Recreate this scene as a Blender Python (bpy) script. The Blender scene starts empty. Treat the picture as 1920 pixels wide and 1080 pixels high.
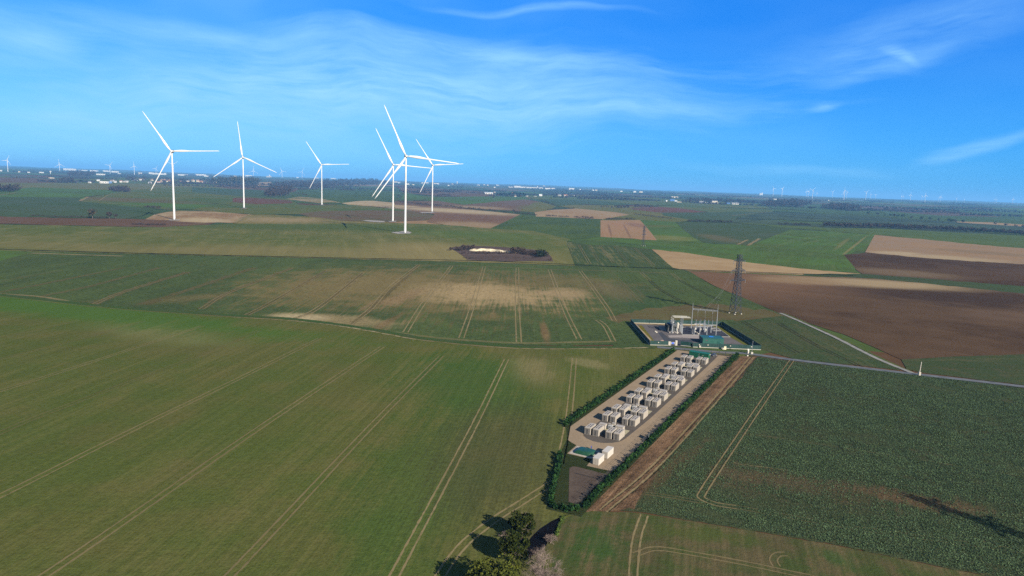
import bpy, bmesh, math, random
import numpy as np
from mathutils import Vector, Matrix, geometry

# ------------------------------------------------------------------ camera, sky, sun
SC = bpy.context.scene
COL = SC.collection
R = math.radians
FPX, CAMH = 1280.0, 80.0
PITCH, ROLL = R(8.6), R(2.09)
SUN_EL, SUN_AZ = R(27), R(-52)          # azimuth counted from +X, the sun stands behind the camera on the right
EXPOSURE = 1.45
HAZE_DENSITY, HAZE_COLOR = 6.0e-5, (0.15, 0.42, 0.82, 1)
ALB = 0.65                               # overall paint and plant brightness, set with the exposure

_f = np.array([0, math.cos(PITCH), -math.sin(PITCH)])
_r0 = np.array([1., 0, 0]); _u0 = np.cross(_r0, _f)
_r = _r0*math.cos(ROLL)+_u0*math.sin(ROLL); _u = -_r0*math.sin(ROLL)+_u0*math.cos(ROLL)
cam = bpy.data.cameras.new('camera'); camo = bpy.data.objects.new('camera', cam); COL.objects.link(camo)
m = Matrix.Identity(4)
for i in range(3):
    m[i][0] = _r[i]; m[i][1] = _u[i]; m[i][2] = -_f[i]
m[2][3] = CAMH
camo.matrix_world = m
cam.sensor_width = 36; cam.lens = 24; cam.clip_start = 1; cam.clip_end = 200000
SC.camera = camo
vs = SC.view_settings
vs.view_transform = 'Standard'; vs.look = 'None'; vs.gamma = 1; vs.use_curve_mapping = False; vs.exposure = EXPOSURE
SC.render.engine = 'CYCLES'
cy = SC.cycles
cy.max_bounces = 6; cy.diffuse_bounces = 2; cy.glossy_bounces = 2; cy.transparent_max_bounces = 12; cy.volume_bounces = 0
cy.use_denoising = False; cy.caustics_reflective = False; cy.caustics_refractive = False
cy.use_adaptive_sampling = False

class NT:
    """short hand for node trees"""
    def __init__(s, tree): s.t = tree; s.n = tree.nodes; s.l = tree.links
    def node(s, typ, **kw):
        nd = s.n.new(typ)
        for k, v in kw.items(): setattr(nd, k, v)
        return nd
    def put(s, sock, v):
        if hasattr(v, 'is_linked') or hasattr(v, 'links'): s.l.new(v, sock)
        else: sock.default_value = v
    def math(s, op, a, b=0.0, clamp=False):
        nd = s.node('ShaderNodeMath', operation=op, use_clamp=clamp)
        s.put(nd.inputs[0], a); s.put(nd.inputs[1], b); return nd.outputs[0]
    def vmath(s, op, a, b=(0, 0, 0)):
        nd = s.node('ShaderNodeVectorMath', operation=op)
        s.put(nd.inputs[0], a); s.put(nd.inputs[1], b)
        return nd.outputs['Value'] if op in ('DOT_PRODUCT', 'LENGTH') else nd.outputs['Vector']
    def comb(s, x, y, z=0.0):
        nd = s.node('ShaderNodeCombineXYZ')
        s.put(nd.inputs[0], x); s.put(nd.inputs[1], y); s.put(nd.inputs[2], z); return nd.outputs[0]
    def mapping(s, v, loc=(0, 0, 0), rot=(0, 0, 0), sc=(1, 1, 1), typ='POINT'):
        nd = s.node('ShaderNodeMapping', vector_type=typ)
        s.put(nd.inputs['Vector'], v); nd.inputs['Location'].default_value = loc
        nd.inputs['Rotation'].default_value = rot; nd.inputs['Scale'].default_value = sc
        return nd.outputs[0]
    def noise(s, v, scale, detail=3, rough=0.55, dist=0.0):
        nd = s.node('ShaderNodeTexNoise'); s.put(nd.inputs['Vector'], v)
        nd.inputs['Scale'].default_value = scale; nd.inputs['Detail'].default_value = detail
        nd.inputs['Roughness'].default_value = rough; nd.inputs['Distortion'].default_value = dist
        return nd.outputs['Fac']
    def ramp(s, v, a, b, lo=0.0, hi=1.0, smooth=True):
        nd = s.node('ShaderNodeMapRange', interpolation_type='SMOOTHSTEP' if smooth else 'LINEAR', clamp=True)
        s.put(nd.inputs['Value'], v)
        for k, x in (('From Min', a), ('From Max', b), ('To Min', lo), ('To Max', hi)): s.put(nd.inputs[k], x)
        return nd.outputs[0]
    def mix(s, fac, a, b, blend='MIX'):
        nd = s.node('ShaderNodeMix', data_type='RGBA', blend_type=blend)
        s.put(nd.inputs[0], fac)
        for sock, v in ((nd.inputs[6], a), (nd.inputs[7], b)):
            s.put(sock, v if not isinstance(v, (tuple, list)) else (*v[:3], 1))
        return nd.outputs[2]
    def scale_col(s, c, k):
        nd = s.node('ShaderNodeVectorMath', operation='SCALE')
        s.put(nd.inputs[0], c if not isinstance(c, (tuple, list)) else c[:3]); s.put(nd.inputs['Scale'], k); return nd.outputs[0]
    def ellipse(s, p, c, a, b):
        """0 in the centre of the ellipse, 1 on its rim; a, b are half-axis vectors (2-D)"""
        A = np.linalg.inv(np.array([[a[0], b[0]], [a[1], b[1]]]))
        q = s.vmath('SUBTRACT', p, (c[0], c[1], 0))
        x = s.vmath('DOT_PRODUCT', q, (A[0][0], A[0][1], 0)); y = s.vmath('DOT_PRODUCT', q, (A[1][0], A[1][1], 0))
        return s.vmath('LENGTH', s.comb(x, y))

def pix_ray(x, y):
    return _f*FPX+_r*(x-960)-_u*(y-540)

W = bpy.data.worlds.new('World'); SC.world = W; W.use_nodes = True
nt = NT(W.node_tree); bg = W.node_tree.nodes['Background']
sky = nt.node('ShaderNodeTexSky', sky_type='NISHITA', sun_disc=False, sun_elevation=SUN_EL,
              sun_rotation=math.atan2(math.cos(SUN_AZ), math.sin(SUN_AZ)), altitude=100, air_density=1.0, dust_density=0.4, ozone_density=2.0)
hs = nt.node('ShaderNodeHueSaturation'); hs.inputs['Saturation'].default_value = 1.35
nt.l.new(sky.outputs[0], hs.inputs['Color'])
deep = nt.mix(1.0, hs.outputs[0], (0.17, 0.74, 1.50), 'MULTIPLY')
tc = nt.node('ShaderNodeTexCoord'); sep = nt.node('ShaderNodeSeparateXYZ'); nt.l.new(tc.outputs['Generated'], sep.inputs[0])
az = nt.math('ARCTAN2', sep.outputs[0], sep.outputs[1]); el = nt.math('ARCSINE', sep.outputs[2])
p0 = nt.comb(az, el)
wn = nt.node('ShaderNodeTexNoise'); wn.inputs['Scale'].default_value = 2.4; wn.inputs['Detail'].default_value = 3
nt.l.new(p0, wn.inputs['Vector'])
wv = nt.scale_col(nt.vmath('SUBTRACT', wn.outputs['Color'], (0.5, 0.5, 0.5)), 0.16)
pw = nt.vmath('ADD', p0, wv)
def sky_pt(x, y):
    d = pix_ray(x, y); d = d/np.linalg.norm(d)
    return np.array([math.atan2(d[0], d[1]), math.asin(d[2])])
fib = nt.noise(nt.mapping(pw, rot=(0, 0, R(6)), sc=(2.0, 15, 1)), 2.4, 8, 0.60, 0.0)
fine = nt.noise(nt.mapping(pw, rot=(0, 0, R(-12)), sc=(4.5, 26, 1)), 3.0, 7, 0.64, 0.0)
soft = nt.noise(nt.mapping(pw, sc=(1.5, 5, 1)), 2.0, 3, 0.5)
CL = [  # photo pixel centre, the two half axes, strength
    (760, 165, 1340, 175, 760, 75, 0.95), (430, 150, 700, 120, 430, 105, 0.55), (300, 230, 900, 240, 300, 150, 0.50),
    (480, 60, 860, 90, 470, 30, 0.55), (960, 95, 1250, 120, 960, 70, 0.60), (1100, 205, 1460, 193, 1100, 185, 0.60),
    (60, 70, 190, 60, 60, 25, 0.50), (1690, 60, 2060, -25, 1670, 5, 0.42), (1640, 115, 1850, 70, 1640, 98, 0.35),
    (1525, 187, 1560, 182, 1525, 176, 0.55), (1690, 88, 1722, 104, 1700, 80, 0.80), (1850, 285, 2010, 255, 1850, 268, 0.62),
    (1480, 322, 1760, 325, 1480, 308, 0.30), (980, 8, 1180, 0, 980, 0, 0.5), (100, 215, 260, 225, 100, 195, 0.35)]
tot = None
for cx_, cy_, ax_, ay_, bx_, by_, st in CL:
    c = sky_pt(cx_, cy_); a = sky_pt(ax_, ay_)-c; b = sky_pt(bx_, by_)-c
    e = nt.math('ADD', nt.ellipse(pw, c, a, b), nt.math('MULTIPLY', nt.math('SUBTRACT', fib, 0.5), 2.0))
    k = nt.ramp(e, 1.40, 0.05, 0, st)
    tot = k if tot is None else nt.math('SUBTRACT', nt.math('ADD', tot, k), nt.math('MULTIPLY', tot, k))
tex = nt.math('ADD', nt.ramp(fib, 0.34, 0.64, 0.38, 1.0), nt.math('MULTIPLY', nt.math('SUBTRACT', fine, 0.47), 1.15))
veil = nt.ramp(soft, 0.35, 0.75, 0.02, 0.30)
veil = nt.math('MULTIPLY', veil, nt.ramp(az, 0.55, -0.4, 0.25, 1.0))
cloud = nt.math('ADD', nt.math('MULTIPLY', tot, tex), veil, clamp=True)
side = nt.ramp(az, -0.6, 0.7, 0, 1)
hz_ = nt.mix(side, (1.35, 4.2, 7.6), (0.30, 2.7, 7.0)); tp_ = nt.mix(side, (0.22, 2.3, 6.9), (0.01, 1.5, 6.2))
clear = nt.mix(0.72, deep, nt.mix(nt.ramp(el, 0.0, 0.24, 0, 1), hz_, tp_))
away = nt.math('MULTIPLY', nt.ramp(nt.math('ABSOLUTE', az), 0.95, 1.7, 1, 0), nt.ramp(el, 0.42, 0.85, 1, 0))   # sky out of view, overhead and behind, made less blue to neutralise shadow fill
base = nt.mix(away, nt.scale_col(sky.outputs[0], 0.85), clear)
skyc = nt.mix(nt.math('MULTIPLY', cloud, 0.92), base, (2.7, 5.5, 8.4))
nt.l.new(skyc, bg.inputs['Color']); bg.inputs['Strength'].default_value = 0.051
W.cycles.sampling_method = 'MANUAL'; W.cycles.sample_map_resolution = 512

sd = Vector((math.cos(SUN_EL)*math.cos(SUN_AZ), math.cos(SUN_EL)*math.sin(SUN_AZ), math.sin(SUN_EL)))
sl = bpy.data.lights.new('sun', 'SUN'); sl.energy = 5.0; sl.angle = R(0.45); sl.color = (1.0, 0.90, 0.75)
so = bpy.data.objects.new('sun', sl); COL.objects.link(so); so.rotation_euler = sd.to_track_quat('Z', 'Y').to_euler()

# ------------------------------------------------------------------ terrain and pixel -> place on the land
rng = np.random.default_rng(7); random.seed(7)
def terrain(x, y):
    D = np.hypot(x, y)
    z = 62*(1-np.exp(-(np.maximum(D-2500, 0)/7000)**1.5))
    a = np.arctan2(x, y)
    ridge = 26+14*np.sin(a*9+1.0)+9*np.sin(a*23+.3)+6*np.sin(a*57)+3*np.sin(a*121+2)+2*np.sin(a*263)
    t = np.clip((D-15000)/8000, 0, 1); t = t*t*(3-2*t)
    return z+t*ridge
def hor(x): return 311.1+0.0364*x
def G(x, y, z=None):
    """the place on the land (or on the level z) that the photo shows at pixel x, y"""
    if z is None: y = max(y, hor(x)+1.0)
    d = pix_ray(x, y); C = np.array([0, 0, CAMH])
    if z is not None: return C+d*((z-CAMH)/d[2])
    d = d/np.linalg.norm(d); lo, hi = 10.0, 26000.0
    flat = -CAMH/d[2] if d[2] < 0 else 1e9
    hi = min(hi, flat+1)
    for _ in range(46):
        mid = (lo+hi)/2; q = C+d*mid
        if q[2] > terrain(q[0], q[1]): lo = mid
        else: hi = mid
    return C+d*hi
def G2(x, y): return G(x, y)[:2]
def dist(p): return float(math.hypot(p[0], p[1]))
def px2m(p): return float(np.dot(np.array([p[0], p[1], (p[2] if len(p) > 2 else 0)-CAMH]), _f))/FPX                    # metres per photo pixel at a place

# ------------------------------------------------------------------ objects
def link(o, parent=None):
    COL.objects.link(o)
    if parent is not None: o.parent = parent
    return o
def tag(o, label=None, cat=None, group=None, kind=None):
    if label: o['label'] = label
    if cat: o['category'] = cat
    if group: o['group'] = group
    if kind: o['kind'] = kind
    return o
def thing(name, label, cat, loc=(0, 0, 0), rz=0.0, group=None):
    o = bpy.data.objects.new(name, None); o.empty_display_size = 0.1
    link(o); o.location = [float(v) for v in loc]; o.rotation_euler = (0, 0, rz)
    return tag(o, label, cat, group)
def dup(root, loc, rz=None, label=None, sc=None):
    r = root.copy(); COL.objects.link(r); r.location = [float(v) for v in loc]
    if rz is not None: r.rotation_euler = (0, 0, rz)
    if sc is not None: r.scale = (sc, sc, sc)
    if label: r['label'] = label
    for ch in root.children:
        c = ch.copy(); COL.objects.link(c); c.parent = r
        for g in ch.children:
            d = g.copy(); COL.objects.link(d); d.parent = c
    return r
class MB:
    """collects shapes and links them as one mesh object"""
    def __init__(s): s.v = []; s.f = []; s.n = 0; s.mi = []
    def add(s, v, f, mi=0):
        s.v.extend([tuple(map(float, p)) for p in v]); s.f.extend([tuple(i+s.n for i in q) for q in f]); s.n += len(v); s.mi.extend([mi]*len(f)); return s
    def box(s, c, d, rz=0.0, mi=0, bev=0.0):
        x, y, z = d[0]/2, d[1]/2, d[2]/2; ca, sa = math.cos(rz), math.sin(rz)
        if bev <= 0:
            pts = [(-x, -y, -z), (x, -y, -z), (x, y, -z), (-x, y, -z), (-x, -y, z), (x, -y, z), (x, y, z), (-x, y, z)]
            fs = [(0, 3, 2, 1), (4, 5, 6, 7), (0, 1, 5, 4), (1, 2, 6, 5), (2, 3, 7, 6), (3, 0, 4, 7)]
        else:
            b = bev; pts = []
            for zz, k in ((-z, b), (-z+b, 0), (z-b, 0), (z, b)):
                xx, yy = x-k, y-k
                pts += [(-xx+b, -yy, zz), (xx-b, -yy, zz), (xx, -yy+b, zz), (xx, yy-b, zz), (xx-b, yy, zz), (-xx+b, yy, zz), (-xx, yy-b, zz), (-xx, -yy+b, zz)]
            fs = [tuple(range(7, -1, -1)), tuple(range(24, 32))]
            for L in range(3):
                for i in range(8):
                    fs.append((L*8+i, L*8+(i+1) % 8, L*8+8+(i+1) % 8, L*8+8+i))
        return s.add([(c[0]+px*ca-py*sa, c[1]+px*sa+py*ca, c[2]+pz) for px, py, pz in pts], fs, mi)
    def tube(s, pts, rad, k=8, cap=True, mi=0):
        pts = [Vector(p) for p in pts]; n = len(pts)
        rad = [rad]*n if np.isscalar(rad) else rad
        V = []; F = []
        for i, p in enumerate(pts):
            t = (pts[min(i+1, n-1)]-pts[max(i-1, 0)]).normalized()
            a = t.cross(Vector((0, 0, 1)) if abs(t.z) < 0.95 else Vector((1, 0, 0))).normalized(); b = t.cross(a)
            for j in range(k):
                w = 2*math.pi*j/k; V.append(p+a*(math.cos(w)*rad[i])+b*(math.sin(w)*rad[i]))
        for i in range(n-1):
            for j in range(k):
                F.append((i*k+j, i*k+(j+1) % k, (i+1)*k+(j+1) % k, (i+1)*k+j))
        if cap: F.append(tuple(range(k-1, -1, -1))); F.append(tuple((n-1)*k+j for j in range(k)))
        return s.add(V, F, mi)
    def bar(s, a, b, w, mi=0): return s.tube([a, b], w/2*1.2, 4, True, mi)
    def build(s, name, mats, parent=None, smooth=False, loc=None):
        me = bpy.data.meshes.new(name); me.from_pydata(s.v, [], s.f); me.update()
        for mm in (mats if isinstance(mats, (list, tuple)) else [mats]): me.materials.append(mm)
        if any(s.mi): me.polygons.foreach_set('material_index', s.mi)
        if smooth: me.polygons.foreach_set('use_smooth', [True]*len(me.polygons))
        o = bpy.data.objects.new(name, me); link(o, parent)
        if loc is not None: o.location = loc
        return o
def np_quads(name, V, mat, parent=None, loc=None):
    """V: (n,4,3) separate quads as one mesh"""
    n = len(V); me = bpy.data.meshes.new(name)
    me.vertices.add(n*4); me.vertices.foreach_set('co', np.asarray(V, dtype=np.float32).ravel())
    me.loops.add(n*4); me.loops.foreach_set('vertex_index', np.arange(n*4, dtype=np.int32))
    me.polygons.add(n); me.polygons.foreach_set('loop_start', np.arange(0, n*4, 4, dtype=np.int32))
    me.polygons.foreach_set('loop_total', np.full(n, 4, dtype=np.int32))
    me.update(calc_edges=True); me.validate(); me.materials.append(mat)
    o = bpy.data.objects.new(name, me); link(o, parent)
    if loc is not None: o.location = loc
    return o
def cards(centres, size, jit=0.4, up=0.0):
    """leaf sized quads at the given points, turned every way"""
    n = len(centres); nn = rng.normal(size=(n, 3)); nn[:, 2] = nn[:, 2]+np.sign(nn[:, 2])*up; a = np.cross(nn, rng.normal(size=(n, 3))); a /= np.linalg.norm(a, axis=1)[:, None]
    b = np.cross(a, nn); b /= np.linalg.norm(b, axis=1)[:, None]
    s = (np.asarray(size)*(1+jit*rng.uniform(-1, 1, n)))[:, None]*0.5
    c = np.asarray(centres)
    return np.stack([c-a*s-b*s*.7, c+a*s*.8-b*s, c+a*s+b*s*.8, c-a*s*.8+b*s*.7], axis=1)
def blob(c, rad, n, shell=0.55):
    d = rng.normal(size=(n, 3)); d /= np.linalg.norm(d, axis=1)[:, None]
    rr = shell+(1-shell)*rng.random(n)**0.7
    return np.asarray(c)+d*np.asarray(rad)*rr[:, None]

# ------------------------------------------------------------------ materials
def newmat(name):
    mt = bpy.data.materials.new(name); mt.use_nodes = True; t = mt.node_tree; t.nodes.clear()
    k = NT(t); out = k.node('ShaderNodeOutputMaterial'); return mt, k, out
def mat_plain(name, col, rough=0.6, metal=0.0, var=0.12, scale=1.5, bump=0.0, spec=0.3):
    mt, k, out = newmat(name); b = k.node('ShaderNodeBsdfPrincipled')
    tcn = k.node('ShaderNodeTexCoord'); n1 = k.noise(tcn.outputs['Object'], scale, 4)
    f = k.ramp(n1, 0.3, 0.7, 1-var, 1+var*0.5)
    k.l.new(k.scale_col(tuple(c*ALB for c in col), f), b.inputs['Base Color'])
    k.put(b.inputs['Roughness'], k.ramp(n1, 0.3, 0.7, max(rough-.1, .05), min(rough+.1, 1))); b.inputs['Metallic'].default_value = metal
    b.inputs['Specular IOR Level'].default_value = spec
    if bump:
        bn = k.node('ShaderNodeBump'); bn.inputs['Strength'].default_value = bump; bn.inputs['Distance'].default_value = 0.05
        k.l.new(k.noise(tcn.outputs['Object'], scale*6, 3), bn.inputs['Height']); k.l.new(bn.outputs[0], b.inputs['Normal'])
    k.l.new(b.outputs[0], out.inputs[0]); return mt
def mat_leaf(name, c1, c2, scale=0.8, c3=None, fine=4.0):
    mt, k, out = newmat(name); g = k.node('ShaderNodeNewGeometry')
    n1 = k.noise(g.outputs['Position'], scale, 3); n2 = k.noise(g.outputs['Position'], fine, 2)
    col = k.mix(k.ramp(n1, 0.35, 0.65), c1, c2)
    if c3: col = k.mix(k.ramp(n2, 0.55, 0.72), col, c3)
    col = k.scale_col(col, k.ramp(g.outputs['Random Per Island'], 0, 1, 0.65*ALB, 1.35*ALB, False))
    d = k.node('ShaderNodeBsdfDiffuse'); t = k.node('ShaderNodeBsdfTranslucent')
    k.l.new(col, d.inputs[0]); k.l.new(col, t.inputs[0])
    mx = k.node('ShaderNodeMixShader'); mx.inputs[0].default_value = 0.2
    k.l.new(d.outputs[0], mx.inputs[1]); k.l.new(t.outputs[0], mx.inputs[2]); k.l.new(mx.outputs[0], out.inputs[0]); return mt

def mat_field(name, c1, c2, dry=None, dryk=0.5, rows=None, rowk=0.25, rowper=0.0, speck=1.2, speckk=0.35, soil=None, soilk=0.5,
              bump=0.5, patches=(), big=0.010, dry_rng=(0.50, 0.75), soil_rng=(0.50, 0.66), clump=0.0, lines=None):
    """crop or ploughed land; rows: two photo pixels along which the drill rows run"""
    mt, k, out = newmat(name); g = k.node('ShaderNodeNewGeometry'); P = g.outputs['Position']
    ang = 0.0
    if rows:
        a, b = G2(*rows[0]), G2(*rows[1]); d = b-a; ang = math.atan2(d[1], d[0])
    al = k.mapping(P, rot=(0, 0, -ang))                       # x runs along the rows
    n_big = k.noise(P, big, 5, 0.6, 0.5); n_mid = k.noise(P, big*6, 5, 0.6)
    n_str = k.noise(k.mapping(al, sc=(0.02, 0.55, 1)), 1.0, 5, 0.65)
    n_wide = k.noise(k.mapping(al, sc=(0.004, 0.07, 1)), 1.0, 4, 0.6)
    n_sp = k.noise(P, speck, 4, 0.7)
    n_sp2 = k.noise(P, speck*3.2, 2, 0.6)
    col = k.mix(k.ramp(k.math('ADD', n_big, k.math('MULTIPLY', k.math('SUBTRACT', n_mid, 0.5), 0.6)), 0.36, 0.64), c1, c2)
    if dry:
        f = k.math('ADD', k.math('MULTIPLY', n_str, 0.5), k.math('MULTIPLY', n_wide, 0.5))
        f = k.math('ADD', f, k.math('MULTIPLY', k.math('SUBTRACT', n_mid, 0.5), 0.35))
        col = k.mix(k.ramp(f, dry_rng[0], dry_rng[1], 0, dryk), col, dry)
    if soil:
        f = k.math('ADD', k.math('MULTIPLY', n_sp, 0.55), k.math('MULTIPLY', n_mid, 0.45))
        col = k.mix(k.ramp(f, soil_rng[0], soil_rng[1], 0, soilk), col, soil)
    for pt in patches:
        (cx, cy_, ax, ay, bx, by), pc, st = pt[:3]
        c = G2(cx, cy_); e = k.ellipse(P, c, G2(ax, ay)-c, G2(bx, by)-c)
        rag = pt[3] if len(pt) > 3 else 0.9
        nz = k.math('ADD', k.math('MULTIPLY', k.math('SUBTRACT', n_str, 0.5), rag*1.6), k.math('MULTIPLY', k.math('SUBTRACT', n_mid, 0.5), rag*1.3))
        nz = k.math('ADD', nz, k.math('MULTIPLY', k.math('SUBTRACT', n_sp, 0.5), rag*0.9))
        col = k.mix(k.ramp(k.math('ADD', e, nz), 1.3, 0.40, 0, st), col, pc)
    sp = k.math('ADD', k.math('MULTIPLY', k.math('SUBTRACT', n_sp, 0.5), speckk*2), k.math('MULTIPLY', k.math('SUBTRACT', n_sp2, 0.5), speckk*1.4))
    sp = k.math('ADD', sp, k.math('MULTIPLY', k.math('SUBTRACT', n_str, 0.5), rowk*2))
    sp = k.math('ADD', sp, k.math('MULTIPLY', k.math('SUBTRACT', n_wide, 0.5), rowk*1.2))
    if rowper:
        sx = k.node('ShaderNodeSeparateXYZ'); k.l.new(al, sx.inputs[0])
        wv_ = k.math('SINE', k.math('MULTIPLY', k.math('ADD', sx.outputs[1], k.math('MULTIPLY', n_mid, 0.8)), 2*math.pi/rowper))
        sp = k.math('ADD', sp, k.math('MULTIPLY', wv_, 0.05))
    col = k.scale_col(col, k.math('MULTIPLY', k.math('MAXIMUM', k.math('ADD', sp, 1.0), 0.15), ALB))
    d = k.node('ShaderNodeBsdfDiffuse'); k.l.new(col, d.inputs[0])
    if bump:
        bn = k.node('ShaderNodeBump'); bn.inputs['Strength'].default_value = bump; bn.inputs['Distance'].default_value = 0.35
        hgt = k.math('ADD', n_sp, k.math('MULTIPLY', n_sp2, 0.6))
        k.l.new(hgt, bn.inputs['Height']); k.l.new(bn.outputs[0], d.inputs['Normal'])
    k.l.new(d.outputs[0], out.inputs[0]); return mt
def mat_worn(name, col, col2, thr=(0.40, 0.55), scale=0.6, fade=1.0):
    """bare earth that lets the crop below show through where it is not worn"""
    mt, k, out = newmat(name); g = k.node('ShaderNodeNewGeometry'); P = g.outputs['Position']
    n = k.noise(P, scale, 5, 0.65); n2 = k.noise(P, 0.02, 3)
    d = k.node('ShaderNodeBsdfDiffuse'); k.l.new(k.scale_col(k.mix(k.ramp(n2, .35, .65), col, col2), ALB), d.inputs[0])
    t = k.node('ShaderNodeBsdfTransparent'); mx = k.node('ShaderNodeMixShader')
    f = k.math('ADD', n, k.math('MULTIPLY', k.math('SUBTRACT', n2, 0.5), 0.25))
    k.l.new(k.ramp(f, thr[0], thr[1], 0, fade), mx.inputs[0])
    k.l.new(t.outputs[0], mx.inputs[1]); k.l.new(d.outputs[0], mx.inputs[2]); k.l.new(mx.outputs[0], out.inputs[0]); return mt

# palette (linear)
TAN = (0.27, 0.20, 0.115); LTAN = (0.36, 0.29, 0.18); PINK = (0.24, 0.155, 0.085); BROWN = (0.095, 0.055, 0.030)
DBROWN = (0.052, 0.030, 0.017); DBROWN2 = (0.074, 0.045, 0.026); MAUVE = (0.11, 0.072, 0.045); OLIVE = (0.095, 0.100, 0.028)
GRN = (0.060, 0.090, 0.025); GRN_B = (0.066, 0.118, 0.026); GRN_D = (0.046, 0.072, 0.029); BLU = (0.056, 0.078, 0.044)
SOIL = (0.21, 0.15, 0.08)

# ------------------------------------------------------------------ the land: one sheet to the horizon, then the fields
def ground_mat():
    mt, k, out = newmat('farmland'); g = k.node('ShaderNodeNewGeometry'); P = g.outputs['Position']
    wn_ = k.node('ShaderNodeTexNoise'); wn_.inputs['Scale'].default_value = 0.0015; k.l.new(P, wn_.inputs['Vector'])
    q = k.vmath('ADD', P, k.scale_col(k.vmath('SUBTRACT', wn_.outputs['Color'], (.5, .5, .5)), 260.0))
    v = k.node('ShaderNodeTexVoronoi', distance='CHEBYCHEV'); v.inputs['Scale'].default_value = 0.0024; v.inputs['Randomness'].default_value = 0.85
    k.l.new(k.mapping(q, rot=(0, 0, 0.35), sc=(0.62, 0.75, 1)), v.inputs['Vector'])
    sx = k.node('ShaderNodeSeparateColor'); k.l.new(v.outputs['Color'], sx.inputs[0])
    cr = k.node('ShaderNodeValToRGB'); cr.color_ramp.interpolation = 'CONSTANT'; e = cr.color_ramp.elements
    cols = [(0, GRN_D), (.16, BLU), (.30, GRN), (.42, MAUVE), (.50, GRN_D), (.60, OLIVE), (.70, BROWN), (.76, BLU), (.84, GRN_B), (.90, PINK), (.95, GRN)]
    e[0].position = 0; e[0].color = (*cols[0][1], 1); e[1].position = cols[1][0]; e[1].color = (*cols[1][1], 1)
    for p_, c_ in cols[2:]:
        x = e.new(p_); x.color = (*c_, 1)
    k.l.new(sx.outputs[0], cr.inputs[0])
    n = k.noise(P, 0.01, 5, 0.6); n2 = k.noise(P, 0.0012, 4)
    col = k.mix(k.ramp(n2, 0.52, 0.62, 0, 0.85), cr.outputs[0], (0.035, 0.042, 0.032))
    col = k.scale_col(col, k.ramp(n, .3, .7, .75*ALB, 1.2*ALB))
    d = k.node('ShaderNodeBsdfDiffuse'); k.l.new(col, d.inputs[0]); k.l.new(d.outputs[0], out.inputs[0]); return mt
M_GROUND = ground_mat()
def build_ground():
    rad = [0, 60, 120]+[180*1.085**i for i in range(68)]; rad = [x for x in rad if x < 42000]+[42000]
    na = 540; V = [(0, 0, -0.06)]; F = []
    for x in rad[1:]:
        a = np.arange(na)*2*math.pi/na; X, Y = x*np.cos(a), x*np.sin(a)
        V += list(zip(X, Y, terrain(X, Y)-0.06-x*0.0003))
    for j in range(na): F.append((0, 1+j, 1+(j+1) % na))
    for i in range(len(rad)-2):
        o = 1+i*na
        for j in range(na): F.append((o+j, o+na+j, o+na+(j+1) % na, o+(j+1) % na))
    b = MB(); b.add(V, F); return tag(b.build('ground', M_GROUND), kind='structure')
build_ground()

L_, R_, B_ = -260, 2180, 1260
def fld(*a, **k): return mat_field('field_soil_and_crop', *a, **k)
FIELDS = []   # (polygon in photo pixels, material, raggedness) painted in order, later ones lie over earlier ones
def F_(pts, mat, rag=0.6, name='field'): FIELDS.append((pts, mat, rag, name))

far_green = fld(GRN, OLIVE, big=0.004, bump=0, speck=0.05, speckk=.3, rowk=.1)
far_blue = fld(BLU, GRN_D, big=0.004, bump=0, speck=0.05, speckk=.3, rowk=.1, dry=OLIVE, dryk=.35)
far_bright = fld(GRN_B, GRN, big=0.004, bump=0, speck=0.05, speckk=.2, rowk=.1)
far_mauve = fld(MAUVE, BROWN, big=0.004, bump=0, speck=0.05, speckk=.3, rowk=.1, dry=OLIVE, dryk=.25)
far_red = fld((0.12, 0.055, 0.04), BROWN, big=0.005, bump=0, speck=0.05, speckk=.25, rowk=.1)
far_olive = fld(OLIVE, (0.12, 0.11, 0.04), big=0.004, bump=0, speck=0.05, speckk=.25, rowk=.12)
far_tan = fld(PINK, TAN, big=0.006, bump=0, speck=0.05, speckk=.2, rowk=.12)

# left, far
F_([(L_, 322), (0, 330), (60, 331), (115, 336), (250, 333), (420, 338), (500, 345), (420, 348), (250, 350), (L_, 348)], far_green)
F_([(L_, 322), (0, 332.5), (60, 333.5), (112, 338), (115, 342.5), (60, 343.5), (L_, 340)], far_mauve)
F_([(L_, 340), (60, 343), (170, 344), (240, 345), (330, 346), (400, 349), (470, 356), (470, 360), (L_, 356)], far_olive)
F_([(L_, 357), (30, 354), (60, 351.5), (240, 357.5), (210, 364), (165, 368), (150, 371), (L_, 369)], far_bright)
F_([(150, 378), (165, 369.5), (210, 364), (240, 357), (330, 351), (400, 352), (480, 362), (545, 372), (560, 384), (440, 396), (290, 391)], fld(GRN, OLIVE, big=0.005, bump=0, speck=.05, speckk=.25, patches=[((250, 375, 380, 380, 250, 371), MAUVE, .6)]))
F_([(165, 382), (290, 380), (420, 386), (430, 392), (300, 391), (200, 387)], far_bright)
F_([(L_, 366), (150, 370.5), (150, 378), (240, 387), (292, 391), (270, 404), (240, 410), (L_, 403)], fld(BLU, GRN_D, dry=(0.07, 0.10, 0.04), dryk=.5, big=.006, bump=0, speck=.06, speckk=.3))
F_([(L_, 400), (130, 409), (225, 410), (340, 412), (405, 417), (385, 423), (300, 426), (L_, 414)], fld(BROWN, (0.11, 0.065, 0.042), big=.008, bump=0, speck=.08, speckk=.25))
F_([(395, 349), (420, 346), (480, 345.5), (490, 350), (470, 356), (430, 354)], far_mauve)
F_([(480, 342), (508, 341), (512, 347), (500, 349), (485, 350)], far_tan)
F_([(360, 351), (430, 354), (520, 358), (548, 366), (560, 374), (520, 372), (420, 366), (360, 360)], far_blue)
F_([(437, 371), (470, 370.5), (545, 376), (549, 381), (480, 383), (436, 379)], far_red)
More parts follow.
